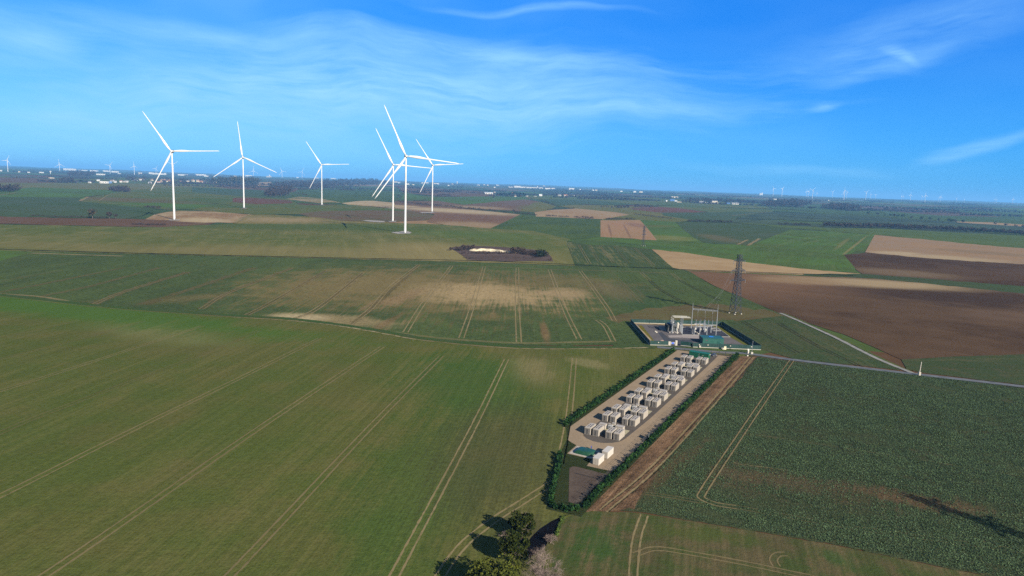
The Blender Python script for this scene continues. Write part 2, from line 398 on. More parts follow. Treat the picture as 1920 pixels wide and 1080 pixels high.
F_([(436, 380), (480, 383), (560, 383), (610, 391), (600, 401), (480, 402), (400, 397), (360, 393), (390, 386)], far_green)
F_([(540, 372), (548, 362), (560, 355), (640, 349), (735, 352), (760, 357), (735, 378), (690, 379), (640, 381.5), (600, 378)], fld(GRN_D, GRN, dry=OLIVE, dryk=.5, rows=((620, 378), (700, 352)), big=.005, bump=0, speck=.05, speckk=.25))
F_([(536, 373), (560, 369), (600, 372), (640, 380), (600, 381), (560, 376)], fld(TAN, OLIVE, big=.006, bump=0, speck=.05))
F_([(640, 381), (672, 377), (700, 376.5), (740, 380), (800, 387), (800, 396), (735, 391), (700, 387), (660, 385)], fld(TAN, LTAN, dry=OLIVE, dryk=.5, big=.006, bump=0, speck=.05))
F_([(560, 385), (660, 384), (735, 391), (800, 395), (800, 399), (690, 396), (600, 397)], far_green)
F_([(272, 411), (290, 402), (320, 396.5), (350, 395.5), (400, 396.5), (465, 402), (452, 418), (440, 418), (370, 417)],
   fld((0.20, 0.125, 0.065), TAN, dry=LTAN, dryk=.6, rows=((330, 415), (360, 397)), big=.008, bump=0, speck=.08, speckk=.2, patches=[((385, 413, 440, 415, 385, 408), LTAN, .8)]))
F_([(560, 401), (600, 396), (690, 394), (780, 396), (820, 405), (800, 413), (736, 416), (640, 414), (590, 409)], fld(MAUVE, (0.10, 0.085, 0.045), dry=OLIVE, dryk=.55, big=.006, bump=0, speck=.06, speckk=.25))
F_([(435, 420), (467, 402), (500, 402), (600, 408), (640, 414), (730, 417), (730, 421), (560, 421)], fld((0.15, 0.125, 0.045), OLIVE, dry=TAN, dryk=.7, rows=((480, 418), (510, 404)), big=.008, bump=0, speck=.08, speckk=.2, patches=[((520, 412, 620, 414, 520, 407), TAN, .6)]))
# centre, far
F_([(735, 345), (780, 350), (830, 353), (930, 361), (925, 369), (830, 368.5), (760, 362)], far_mauve)
F_([(735, 343), (800, 347), (900, 352), (940, 359), (860, 356), (780, 351)], far_blue)
F_([(760, 360), (800, 370), (860, 369), (930, 368), (985, 370), (1000, 374), (935, 381), (870, 384.5), (830, 378), (750, 374)], far_bright)
F_([(740, 377), (820, 376.5), (870, 384), (940, 377), (985, 374), (1020, 379), (1032, 389), (1000, 398), (940, 394), (860, 390), (740, 384)],
   fld(MAUVE, (0.12, 0.075, 0.05), dry=TAN, dryk=.35, big=.005, bump=0, speck=.05, speckk=.2, patches=[((890, 389, 960, 392, 890, 386), TAN, .7), ((1000, 390, 1030, 391, 1000, 384), OLIVE, .8)]))
F_([(735, 390), (800, 386), (880, 392), (976, 402), (955, 413), (918, 429), (870, 427), (800, 416), (815, 402)],
   fld((0.125, 0.072, 0.048), (0.15, 0.09, 0.055), rows=((830, 415), (850, 399)), rowk=.3, big=.007, bump=0, speck=.07, speckk=.2,
       patches=[((850, 395, 990, 403, 850, 391), LTAN, .85, .5), ((880, 422, 960, 424, 880, 415), TAN, .7, .6)]))
F_([(918, 429), (955, 412), (976, 402), (1005, 404), (1060, 408), (1126, 412), (1128, 445), (1060, 449), (980, 440)], fld(GRN_D, GRN, dry=OLIVE, dryk=.6, rows=((940, 428), (990, 405)), big=.006, bump=0, speck=.07, speckk=.25))
F_([(1000, 380), (1015, 378.5), (1045, 386), (1030, 394), (1000, 398), (975, 396)], far_olive)
F_([(980, 372), (1050, 372), (1115, 374), (1200, 383), (1150, 385.5), (1100, 383), (1045, 387), (1015, 379)], far_blue)
F_([(985, 366), (1050, 367), (1160, 366), (1300, 376), (1430, 383), (1450, 392), (1330, 388), (1200, 384), (1110, 375), (1000, 373)], far_green)
F_([(1045, 386.5), (1080, 384), (1150, 385), (1200, 388), (1190, 393), (1080, 392)], far_olive)
F_([(1180, 390), (1240, 387.5), (1270, 390), (1322, 397), (1290, 400.5), (1230, 399), (1195, 395)], far_red)
F_([(1200, 385), (1300, 387), (1450, 393), (1450, 397), (1400, 402), (1330, 398), (1270, 390)], far_green)
F_([(1190, 399), (1240, 399), (1330, 398), (1440, 397), (1380, 409), (1372, 418), (1290, 415), (1230, 407)], far_blue)
F_([(1080, 391), (1130, 388.5), (1195, 394), (1240, 399), (1245, 405), (1180, 403)], far_olive)
F_([(1002, 398), (1040, 393), (1080, 391), (1155, 398), (1182, 403), (1128, 411), (1060, 408), (1005, 406)], fld(PINK, TAN, rowk=.15, big=.008, bump=0, speck=.06, speckk=.15))
F_([(1128, 411), (1182, 402.5), (1240, 404), (1300, 413), (1265, 417), (1130, 416)], far_olive)
F_([(1126, 413), (1200, 412.5), (1214, 428), (1232, 451), (1180, 449), (1126, 445)],
   fld((0.26, 0.155, 0.09), PINK, rows=((1150, 446), (1142, 415)), big=.012, bump=0, speck=.08, speckk=.15,
       patches=[((1143, 430, 1147, 446, 1145.5, 430), (0.15, 0.09, 0.06), .8, .15), ((1175, 432, 1184, 449, 1177.5, 432), (0.15, 0.09, 0.06), .8, .15), ((1195, 422, 1220, 425, 1195, 418), (0.17, 0.10, 0.07), .7, .6)]))
F_([(1200, 412.5), (1266, 416), (1278, 428), (1322, 456), (1232, 451), (1214, 428)],
   fld(GRN_B, GRN, rows=((1215, 425), (1270, 423)), rowk=.5, big=.012, bump=0, speck=.08, speckk=.15, patches=[((1235, 424, 1270, 424, 1235, 421.5), OLIVE, .7, .4), ((1250, 446, 1310, 449, 1250, 441), (0.14, 0.14, 0.045), .8, .5)]))
# right, far
F_([(1440, 383), (1560, 385), (1700, 392), (R_, 405), (R_, 428), (1800, 420), (1600, 405), (1450, 396)], fld(GRN, GRN_D, big=.004, bump=0, speck=.05, speckk=.25))
F_([(1560, 384), (1700, 388), (1800, 398), (1880, 407), (1760, 404), (1700, 399)], fld((0.075, 0.05, 0.05), MAUVE, big=.004, bump=0, speck=.05))
F_([(1790, 415), (1860, 417), (1930, 422), (R_, 432), (1900, 427), (1800, 419)], far_tan)
F_([(1370, 418), (1385, 408), (1442, 397), (1560, 402), (1700, 411), (1840, 420), (R_, 440), (R_, 452), (1700, 422), (1440, 411)], fld(BLU, (0.034, 0.05, 0.036), dry=MAUVE, dryk=.3, big=.005, bump=0, speck=.05, speckk=.3))
F_([(1266, 416), (1320, 416.5), (1440, 424), (1500, 428), (1482, 431), (1440, 447), (1404, 461), (1320, 456), (1300, 445), (1278, 428)],
   fld(GRN_D, BLU, dry=(0.09, 0.075, 0.05), dryk=.5, rows=((1300, 430), (1400, 436)), big=.006, bump=0, speck=.06, speckk=.3, patches=[((1350, 447, 1400, 455, 1350, 442), (0.11, 0.095, 0.05), .7, .8)]))
F_([(1372, 417.5), (1440, 421), (1560, 428), (1660, 428.5), (1800, 437), (R_, 452), (R_, 490), (1860, 463.5), (1760, 452), (1640, 440), (1500, 429)],
   fld(GRN, (0.075, 0.105, 0.028), dry=OLIVE, dryk=.6, rows=((1500, 428), (1800, 445)), big=.007, bump=0, speck=.06, speckk=.25))
F_([(1402, 461), (1440, 447), (1482, 430), (1560, 434), (1645, 440.5), (1625, 464), (1590, 478), (1500, 470)],
   fld(GRN_B, GRN, dry=(0.14, 0.14, 0.05), dryk=.75, rows=((1590, 470), (1640, 442)), rowk=.3, big=.01, bump=0, speck=.08, speckk=.2, patches=[((1603, 460, 1627, 441, 1606.5, 460), (0.17, 0.15, 0.06), .8, .2), ((1580, 456, 1592, 446, 1586, 456), (0.17, 0.15, 0.06), .5, .4)]))
F_([(1640, 440.5), (1740, 449.5), (1870, 462), (R_, 484), (R_, 512), (1810, 489), (1700, 481), (1622, 473)],
   fld(PINK, (0.22, 0.155, 0.10), big=.006, bump=0, speck=.06, speckk=.15, patches=[((1760, 484, 1900, 492, 1760, 478), LTAN, .6, .5), ((1680, 474, 1730, 476, 1680, 471), LTAN, .6, .5), ((1850, 474, 1960, 482, 1840, 470), (0.16, 0.12, 0.075), .6, .7)]))
# the broad bands in front of the turbines
F_([(L_, 406), (0, 420.5), (300, 426), (440, 419), (560, 420), (730, 418), (830, 421), (925, 429), (1000, 433), (1070, 449), (1062, 453), (1078, 498), (850, 490), (640, 485), (0, 470), (L_, 464)],
   fld((0.080, 0.098, 0.026), (0.115, 0.115, 0.040), dry=(0.20, 0.165, 0.075), dryk=.55, rows=((620, 483), (628, 425)), rowk=.3, big=.006, bump=.2, speck=.3, speckk=.25,
       patches=[((850, 475, 1050, 486, 850, 455), (0.21, 0.17, 0.075), .75, .6), ((560, 472, 800, 480, 560, 460), (0.19, 0.155, 0.07), .55, .8), ((200, 465, 480, 476, 200, 456), (0.17, 0.14, 0.062), .45, .9),
                ((560, 425, 900, 430, 560, 418), (0.060, 0.085, 0.022), .8, .7), ((900, 440, 1050, 446, 900, 432), (0.065, 0.105, 0.025), .7, .7)]))
F_([(1062, 452), (1128, 444), (1232, 450.5), (1322, 456), (1404, 460), (1500, 469), (1588, 478), (1608, 512), (1500, 504), (1400, 492), (1290, 475), (1200, 465), (1100, 459)],
   fld(GRN_B, GRN, dry=(0.11, 0.12, 0.04), dryk=.55, rows=((1480, 500), (1500, 470)), rowk=.3, big=.008, bump=.2, speck=.2, speckk=.25, patches=[((1150, 457, 1330, 470, 1150, 453), GRN_D, .6, .6)]))
F_([(1078, 498), (1062, 453), (1100, 458), (1170, 461), (1222, 468), (1264, 503)],
   fld((0.048, 0.068, 0.026), GRN_D, dry=(0.15, 0.13, 0.055), dryk=.75, rows=((1110, 495), (1085, 460)), rowk=.35, big=.008, bump=.3, speck=.4, speckk=.35, dry_rng=(.48, .68)))
F_([(1582, 477.5), (1624, 473.5), (1700, 481), (1810, 489), (R_, 512), (R_, 560), (1780, 527), (1620, 516), (1606, 506)],
   fld(DBROWN, DBROWN2, rows=((1640, 500), (1850, 512)), rowk=.2, big=.006, bump=.3, speck=.3, speckk=.25, patches=[((1690, 512, 1820, 522, 1690, 505), (0.16, 0.115, 0.07), .7, .9)]))
F_([(1222, 467.5), (1290, 474.5), (1400, 491.5), (1500, 503.5), (1612, 513), (1640, 519), (1500, 515), (1290, 507), (1262, 502)],
   fld((0.27, 0.185, 0.10), (0.31, 0.225, 0.125), rows=((1280, 480), (1500, 508)), rowk=.15, big=.007, bump=.2, speck=.3, speckk=.15))
F_([(1600, 513), (1640, 515), (1780, 526), (R_, 556), (R_, 580), (1800, 538), (1660, 524), (1500, 516), (1510, 513.5)], fld((0.045, 0.06, 0.028), GRN_D, dry=OLIVE, dryk=.6, big=.008, bump=.2, speck=.3, speckk=.35))
F_([(1288, 508), (1500, 517), (1640, 522), (1750, 533), (1850, 543), (R_, 578), (R_, 655), (1920, 665), (1800, 668), (1690, 674), (1650, 656), (1580, 626), (1465, 589), (1400, 561), (1340, 536)],
   fld((0.056, 0.034, 0.020), (0.085, 0.053, 0.031), dry=(0.115, 0.075, 0.045), dryk=.45, rows=((1420, 540), (1800, 580)), rowk=.22, rowper=0, big=.006, bump=.5, speck=.7, speckk=.3,
       patches=[((1340, 520, 1600, 528, 1340, 492), (0.145, 0.085, 0.05), .85, .7), ((1640, 531, 1850, 543, 1640, 523), (0.29, 0.22, 0.13), .95, .45), ((1500, 526, 1600, 530, 1500, 519), (0.22, 0.15, 0.085), .8, .5),
                ((1890, 592, 2000, 600, 1890, 580), (0.13, 0.085, 0.055), .5, .8), ((1800, 560, 1980, 572, 1800, 548), (0.043, 0.027, 0.02), .6, .8)]))
# the green middle field with its bare patches
MIDM = fld((0.060, 0.086, 0.029), (0.047, 0.070, 0.027), dry=(0.085, 0.095, 0.032), dryk=.55, rows=((970, 640), (970, 500)), rowk=.3, big=.008, bump=.6, speck=.34, speckk=.8, soil=(0.12, 0.095, 0.045), soilk=.5, soil_rng=(.54, .68),
    patches=[((800, 538, 1110, 550, 810, 503), (0.150, 0.115, 0.052), .85, 1.3), ((905, 550, 1060, 560, 910, 530), (0.30, 0.225, 0.12), .85, 1.2), ((640, 536, 800, 520, 600, 512), (0.15, 0.12, 0.052), .75, 1.5), ((1060, 528, 1200, 540, 1060, 512), (0.14, 0.11, 0.05), .6, 1.5), ((745, 560, 800, 545, 752, 548), (0.20, 0.14, 0.075), .7, 1.2), ((1060, 551, 1110, 553, 1060, 540), (0.27, 0.20, 0.11), .8, .8),
             ((640, 600, 755, 610, 645, 589), (0.22, 0.175, 0.09), .85, 1.0), ((560, 595, 620, 598, 575, 588), (0.33, 0.27, 0.16), .9, .4), ((340, 560, 420, 552, 340, 553), (0.14, 0.11, 0.05), .5, 1.0),
             ((1022, 622, 1028, 645, 1030, 620), (0.15, 0.10, 0.05), .8, .4), ((725, 605, 760, 585, 735, 606), (0.15, 0.10, 0.05), .6, .5), ((1190, 560, 1260, 580, 1200, 540), (0.030, 0.064, 0.028), .6, .7),
             ((1150, 545, 1210, 556, 1150, 530), (0.12, 0.10, 0.05), .7, .9)])
F_([(L_, 466), (0, 470), (640, 486), (850, 491), (1078, 499), (1264, 504), (1290, 508), (1340, 537), (1400, 561), (1467, 590), (1430, 592), (1180, 598), (1160, 646), (1050, 648), (900, 644), (800, 634), (700, 617), (550, 598), (400, 589), (200, 574), (0, 552), (L_, 540)], MIDM, .8)
F_([(L_, 465), (0, 469.5), (58, 473), (0, 489), (L_, 495)], far_bright)
F_([(1150, 602), (1180, 590), (1350, 592), (1440, 600), (1450, 660), (1400, 668), (1225, 656), (1150, 652)], MIDM, .5)
F_([(1135, 596), (1190, 582), (1260, 574), (1350, 570), (1440, 582), (1480, 593), (1490, 606), (1420, 606), (1360, 600), (1180, 602), (1160, 606)],
   fld((0.088, 0.070, 0.034), (0.10, 0.088, 0.038), dry=(0.16, 0.125, 0.06), dryk=.6, rows=((1150, 600), (1400, 590)), big=.02, bump=.5, speck=.5, speckk=.35, soil=GRN_D, soilk=.6), 3.0)
# near left crop
NEARL = fld((0.068, 0.088, 0.022), (0.085, 0.090, 0.027), dry=(0.120, 0.108, 0.040), dryk=.5, rows=((740, 1075), (950, 675)), rowk=.22, rowper=1.1, big=.008, bump=.5, speck=.6, speckk=.5, dry_rng=(.44, .70), soil=(0.075, 0.062, 0.035), soilk=.4, soil_rng=(.56, .7),
    patches=[((1000, 695, 1045, 705, 1010, 668), (0.21, 0.175, 0.085), .6, 1.7), ((1110, 682, 1150, 690, 1115, 675), (0.21, 0.18, 0.09), .5, 1.5), ((300, 622, 440, 640, 320, 603), (0.15, 0.16, 0.065), .45, .9),
             ((880, 720, 1000, 780, 960, 680), (0.036, 0.082, 0.018), .65, .8), ((100, 575, 620, 640, 150, 560), (0.052, 0.108, 0.019), .85, .7), ((780, 900, 860, 1050, 870, 800), (0.045, 0.088, 0.02), .5, .9),
             ((930, 850, 1060, 900, 990, 760), (0.060, 0.062, 0.028), .6, .9), ((1000, 1000, 1060, 1060, 960, 1010), (0.072, 0.064, 0.034), .6, .8)])
F_([(L_, 538), (0, 553), (200, 575), (400, 590), (550, 599), (700, 619), (800, 636), (960, 651), (1100, 653), (1228, 652), (1262, 654), (1400, 664), (1300, 755), (1180, 880), (1085, 958), (1060, 975), (1040, 1060), (1010, B_), (L_, B_)], NEARL, .5)
# right of the battery yard
RAPE = fld((0.048, 0.062, 0.030), (0.040, 0.050, 0.025), rows=((1310, 935), (1480, 680)), rowk=.12, big=.012, bump=1.0, speck=.85, speckk=1.0, soil=(0.085, 0.054, 0.030), soilk=.55, soil_rng=(.53, .66),
    patches=[((1500, 905, 1660, 945, 1500, 885), (0.100, 0.068, 0.040), .45, 1.9), ((1380, 900, 1450, 915, 1380, 880), (0.100, 0.068, 0.040), .45, 1.9), ((1250, 885, 1330, 820, 1265, 895), (0.095, 0.060, 0.033), .5, 1.5),
             ((1700, 935, 1860, 965, 1700, 920), (0.11, 0.07, 0.04), .7, 1.6), ((1200, 905, 1230, 880, 1215, 915), (0.095, 0.06, 0.035), .8, 1.0)])
F_([(1375, 668), (1418, 668), (1490, 678), (1690, 700), (1920, 728), (R_, 760), (R_, 1190), (1920, 1092), (1780, 1066), (1560, 1020), (1350, 985), (1200, 960), (1100, 955), (1160, 900)], RAPE, .8)
DIRT = fld((0.165, 0.102, 0.060), (0.120, 0.076, 0.046), dry=(0.25, 0.18, 0.11), dryk=.85, rows=((1130, 950), (1400, 675)), rowk=1.1, big=.03, bump=1.0, speck=.7, speckk=1.1, soil=(0.055, 0.036, 0.022), soilk=.75, soil_rng=(.48, .60))
F_([(1388, 668), (1420, 668), (1385, 712), (1330, 765), (1290, 815), (1235, 875), (1205, 920), (1190, 955), (1110, 960), (1072, 966), (1200, 850), (1300, 750)], DIRT, 3.0)
BOT = fld((0.050, 0.070, 0.022), (0.078, 0.070, 0.034), dry=(0.115, 0.088, 0.046), dryk=.75, rows=((1180, 1075), (1200, 965)), rowk=.3, rowper=1.6, big=.03, bump=.5, speck=1.0, speckk=.4, dry_rng=(.42, .66),
    patches=[((1125, 1020, 1175, 1030, 1110, 1060), (0.030, 0.074, 0.018), .6, 1.3), ((1300, 1000, 1420, 1012, 1290, 985), (0.060, 0.078, 0.022), .7, .9), ((1570, 1047, 1610, 1060, 1570, 1035), (0.035, 0.072, 0.02), .7, .7), ((1300, 975, 1420, 995, 1300, 970), (0.085, 0.07, 0.035), .7, .7)])
F_([(1040, 985), (1072, 966), (1110, 958), (1200, 962), (1350, 986), (1560, 1021), (1780, 1067), (1920, 1093), (R_, 1190), (R_, B_), (1010, B_), (1035, 1060)], BOT, .8)
F_([(1425, 655), (1400, 640), (1362, 604), (1420, 598), (1470, 592), (1560, 633), (1640, 668), (1690, 694), (1490, 673)],
   fld((0.040, 0.062, 0.026), (0.052, 0.066, 0.030), dry=(0.10, 0.085, 0.04), dryk=.55, rows=((1460, 640), (1400, 604)), rowk=.25, big=.02, bump=.8, speck=.5, speckk=.8, soil=(0.08, 0.058, 0.034), soilk=.4), .5)
F_([(1690, 674), (1800, 668), (1920, 664), (R_, 655), (R_, 757), (1920, 722), (1725, 698), (1700, 692)],
   fld((0.042, 0.062, 0.027), (0.052, 0.066, 0.030), dry=(0.11, 0.08, 0.042), dryk=.65, rows=((1720, 690), (1920, 690)), rowk=.25, big=.02, bump=.8, speck=.8, speckk=.5, soil=(0.085, 0.06, 0.04), soilk=.5), .5)

def densify(pts, rag):
    out = []; n = len(pts)
    for i in range(n):
        a = np.array(pts[i], float); b = np.array(pts[(i+1) % n], float); L = np.linalg.norm(b-a)
        k = max(1, int(L/(9 if rag > .7 else 14))); v = max(3.0, a[1]-hor(a[0]))
        amp = rag*min(1.0, v/90)
        for j in range(k):
            q = a+(b-a)*j/k
            if j: q = q+rng.normal(size=2)*np.array([amp, amp*.55])
            out.append(q)
    return out
def inside(poly, X, Y):
    c = np.zeros(len(X), bool); n = len(poly); j = n-1
    for i in range(n):
        xi, yi = poly[i]; xj, yj = poly[j]
        t = (yi > Y) != (yj > Y)
        with np.errstate(divide='ignore', invalid='ignore'):
            c ^= t & (X < (xj-xi)*(Y-yi)/(yj-yi)+xi)
        j = i
    return c
def build_fields():
    V = []; E = []; polys = []
    for pts, mt, rag, name in FIELDS:
        d = densify(pts, rag); d = [np.array([q[0], max(q[1], hor(q[0])+5.0)]) for q in d]; polys.append(np.array(d))
        o = len(V); V += [tuple(q) for q in d]; E += [(o+i, o+(i+1) % len(d)) for i in range(len(d))]
    for v in list(range(6, 40, 3))+list(range(40, 120, 10))+list(range(120, 940, 45)):
        for x in range(L_, R_+1, 61):
            V.append((x+random.uniform(-9, 9), hor(x)+v+random.uniform(-.6, .6)*min(1, v/60)))
    vv, ee, ff, *_ = geometry.delaunay_2d_cdt([Vector(q) for q in V], E, [], 0, 1e-4, False)
    vv = np.array([tuple(q) for q in vv]); ff = [tuple(t) for t in ff if len(t) == 3]
    T = np.array(ff); cen = vv[T].mean(axis=1); own = np.full(len(T), -1)
    for i, p in enumerate(polys): own[inside(p, cen[:, 0], cen[:, 1])] = i
    W3 = np.array([G(*q) for q in vv]); W3[:, 2] = terrain(W3[:, 0], W3[:, 1])
    D = np.hypot(W3[:, 0], W3[:, 1]); W3[:, 2] += np.clip((D-1500)*.0001, 0, .4)
    for i, (pts, mt, rag, name) in enumerate(FIELDS):
        t = T[own == i]
        if not len(t): continue
        ids, inv = np.unique(t, return_inverse=True); f = inv.reshape(-1, 3)
        P3 = W3[ids]; nrm = np.cross(P3[f[:, 1]]-P3[f[:, 0]], P3[f[:, 2]]-P3[f[:, 0]])[:, 2]
        f[nrm < 0] = f[nrm < 0][:, ::-1]
        b = MB(); b.add(P3, [tuple(q) for q in f]); tag(b.build(name, mt), kind='structure')
build_fields()

# broad-leaved crop on the right: every plant a few leaves, uncountable, one object
def crop():
    poly = np.array([G2(*q) for q in [(1420, 669), (1490, 678), (1690, 700), (1920, 728), (2060, 745), (2060, 1130), (1920, 1090), (1780, 1063), (1560, 1017), (1350, 982), (1205, 956), (1196, 950), (1240, 876), (1295, 815), (1335, 765), (1390, 712)]])
    lo, hi = poly.min(0), poly.max(0); q = rng.uniform(lo, hi, (900000, 2)); q = q[inside(poly, q[:, 0], q[:, 1])]
    dens = np.ones(len(q))
    for x in (.045, .11, .31):          # thin and thick places in the stand
        a = rng.uniform(0, 6.28, 6); ph = rng.uniform(0, 6.28, 6); dens += sum(np.sin((q[:, 0]*np.cos(t)+q[:, 1]*np.sin(t))*x*6.28/2+p) for t, p in zip(a, ph))*.14
    for (cx, cy_), (ax, ay), (bx, by), st in [((1480, 903), (1680, 945), (1485, 885), .65), ((1380, 892), (1470, 915), (1380, 876), .9), ((1250, 885), (1320, 815), (1268, 895), .85), ((1420, 930), (1640, 975), (1424, 915), .85), ((1700, 935), (1880, 970), (1702, 922), .75)]:
        c = G2(cx, cy_); A = np.linalg.inv(np.array([G2(ax, ay)-c, G2(bx, by)-c]).T); e = np.linalg.norm((q-c)@A.T, axis=1); dens *= 1-st*np.clip(1.3-e, 0, 1)
    for ln in ([(1485, 675), (1441, 738), (1391, 812), (1348, 876), (1318, 923), (1316, 934), (1342, 945), (1411, 956)], [(1210, 925), (1260, 932), (1316, 942)], [(1392, 814), (1450, 819), (1565, 837)], [(1366, 862), (1385, 870), (1415, 874)]):
        L = np.array([G2(*p) for p in ln])
        for a, b in zip(L[:-1], L[1:]):
            d = b-a; t = np.clip(((q-a)@d)/(d@d), 0, 1); r = np.linalg.norm(q-a-t[:, None]*d, axis=1); dens *= np.where(np.abs(r-.95) < .42, .02, 1)
    q = q[rng.random(len(q)) < dens*.85]
    c = np.column_stack([q, rng.uniform(.05, .16, len(q))]); mt = mat_leaf('rape_leaves', (0.078, 0.122, 0.060), (0.060, 0.096, 0.048), .12, (0.11, 0.150, 0.082), 1.6)
    tag(np_quads('crop_plants', cards(c, .22, .5, 1.6), mt), 'dark green broad-leaved crop right of the battery yard', 'crop', kind='stuff')
crop()

# ------------------------------------------------------------------ roads and wheel tracks
def smooth_line(pts, step):
    P = [np.array(p, float) for p in pts]; P = [2*P[0]-P[1]]+P+[2*P[-1]-P[-2]]; out = []
    for i in range(1, len(P)-2):
        p0_, p1, p2, p3 = P[i-1], P[i], P[i+1], P[i+2]; n = max(2, int(np.linalg.norm(p2-p1)/step))
        for j in range(n):
            t = j/n
            out.append(.5*((2*p1)+(p2-p0_)*t+(2*p0_-5*p1+4*p2-p3)*t*t+(3*p1-p0_-3*p2+p3)*t**3))
    out.append(P[-2]); return np.array(out)
def ribbon(name, px, mat, width, offs=(0.0,), z=0.02, step=3.0, jit=0.0, kind='structure', world=False):
    L = smooth_line(px if world else [G2(*p) for p in px], step)
    t = np.gradient(L, axis=0); t /= np.linalg.norm(t, axis=1)[:, None]+1e-9; nrm = np.stack([-t[:, 1], t[:, 0]], 1)
    b = MB()
    for o in offs:
        w = np.full(len(L), width/2)*(1+jit*rng.normal(size=len(L))); c = L+nrm*(o+jit*width*.4*rng.normal(size=len(L)))[:, None]
        A = c+nrm*w[:, None]; B = c-nrm*w[:, None]; V = []
        for p in (A, B):
            for q in p:
                D = dist(q); V.append((q[0], q[1], terrain(*q)+z+max(0, (D-350)*.00035)+min(max((D-1500)*.0001, 0), .4)))
        n = len(L); b.add(V, [(i+n, i+n+1, i+1, i) for i in range(n-1)])
    return tag(b.build(name, mat), kind=kind)
WORN = mat_worn('worn_earth', (0.25, 0.20, 0.105), (0.20, 0.16, 0.085), (.18, .48), .5, .62)
WORN_P = mat_worn('pale_worn_earth', (0.29, 0.23, 0.125), (0.22, 0.175, 0.09), (.20, .50), .5, .72)
WORN_F = mat_worn('faint_worn_earth', (0.19, 0.155, 0.075), (0.15, 0.125, 0.06), (.22, .52), .4, .5)
STREAK = mat_worn('bare_streak', (0.15, 0.115, 0.055), (0.11, 0.095, 0.042), (.34, .66), .35, .75)
RUT = mat_worn('dark_rut', (0.020, 0.026, 0.016), (0.04, 0.035, 0.024), (.34, .55), .6, .8)
for pts, mt in [
    ([(-120, 655), (0, 633), (90, 614), (150, 600)], WORN_F), ([(-120, 700), (0, 673), (133, 640), (270, 602)], WORN_F),
    ([(-150, 775), (0, 733), (167, 680), (300, 637), (380, 611)], WORN), ([(-100, 855), (0, 812), (67, 783), (267, 707), (417, 650), (487, 619)], WORN_F),
    ([(-100, 975), (0, 930), (267, 797), (433, 717), (600, 634)], WORN), ([(-120, 1195), (90, 1075), (500, 793), (717, 650)], WORN),
    ([(300, 1200), (435, 1075), (700, 795), (828, 667)], WORN), ([(690, 1180), (742, 1075), (888, 800), (950, 673)], WORN_P),
    ([(1050, 870), (1067, 777), (1077, 672)], WORN_P), ([(1040, 902), (978, 942), (922, 978), (868, 1022), (822, 1085), (790, 1150)], WORN_P)]:
    ribbon('wheel_track', pts, mt, 0.50, (-1.0, 1.0), .02, 1.5, .15)
ribbon('wheel_track', [(933, 670), (1010, 670), (1080, 670), (1110, 667)], WORN_F, .5, (-.8, .8), .02, 2, .1)
MIDT = [
    ([(970, 502), (970, 573), (973, 642)], WORN_P), ([(1030, 505), (1047, 550), (1063, 590), (1086, 636)], WORN_P), ([(1088, 508), (1117, 547), (1140, 580), (1152, 602)], WORN_P),
    ([(908, 500), (887, 570), (865, 634)], WORN_P), ([(847, 499), (800, 560), (760, 623)], WORN_P), ([(785, 497), (733, 537), (697, 577), (657, 608)], WORN_P),
    ([(680, 512), (600, 575), (550, 598)], WORN_P), ([(610, 508), (550, 543), (503, 570), (462, 591)], WORN), ([(547, 503), (433, 547), (378, 579)], WORN),
    ([(477, 502), (333, 550), (267, 571)], WORN_F), ([(353, 510), (233, 547), (170, 573)], WORN), ([(300, 502), (167, 537), (77, 556)], WORN_F), ([(233, 502), (83, 532), (0, 548)], WORN_F), ([(117, 507), (0, 528)], WORN_F),
    ([(1144, 509), (1173, 538), (1204, 569)], WORN_F), ([(1202, 511), (1218, 526)], WORN), ([(1260, 513), (1274, 525)], WORN),
    ([(1120, 600), (1135, 612), (1150, 640)], WORN_P), ([(1085, 459), (1106, 495)], WORN), ([(1125, 461), (1150, 493)], WORN), ([(1105, 460), (1124, 492)], WORN_F), ([(1152, 462), (1178, 494)], WORN_F), ([(1190, 465), (1226, 498)], WORN)]
for pts, mt in MIDT: ribbon('wheel_track', pts, mt, 0.7, (-1.3, 1.3), .03, 4, .12)
for pts, w in [([(610, 508), (550, 543), (503, 570), (462, 591)], 4), ([(547, 503), (433, 547), (378, 579)], 5), ([(477, 502), (333, 550), (267, 571)], 6), ([(353, 510), (233, 547), (170, 573)], 6), ([(300, 502), (167, 537), (77, 556)], 4), ([(233, 502), (83, 532), (0, 548)], 4), ([(680, 512), (600, 575), (550, 598)], 4), ([(785, 497), (697, 577), (657, 608)], 4)]: ribbon('bare_streak', pts, STREAK, w, (0,), .025, 4, .25)
for pts in ([(1218, 526), (1240, 544), (1285, 569)], [(1274, 525), (1296, 537), (1351, 565)]): ribbon('wheel_track', pts, RUT, .9, (-1.2, 1.2), .03, 3, .15)
ribbon('wheel_track', [(546, 599), (650, 610), (767, 627), (863, 637), (973, 643), (1060, 642), (1150, 640)], WORN_P, .8, (-.9, .9), .03, 3, .12)
ribbon('wheel_track', [(777, 497), (910, 500), (1030, 505), (1140, 508), (1250, 512)], WORN, 1.0, (-1.0, 1.0), .03, 5, .12)
ribbon('wheel_track', [(-60, 546), (0, 551), (80, 557), (170, 572), (270, 580), (420, 591)], WORN, 3.0, (0,), .03, 4, .15)
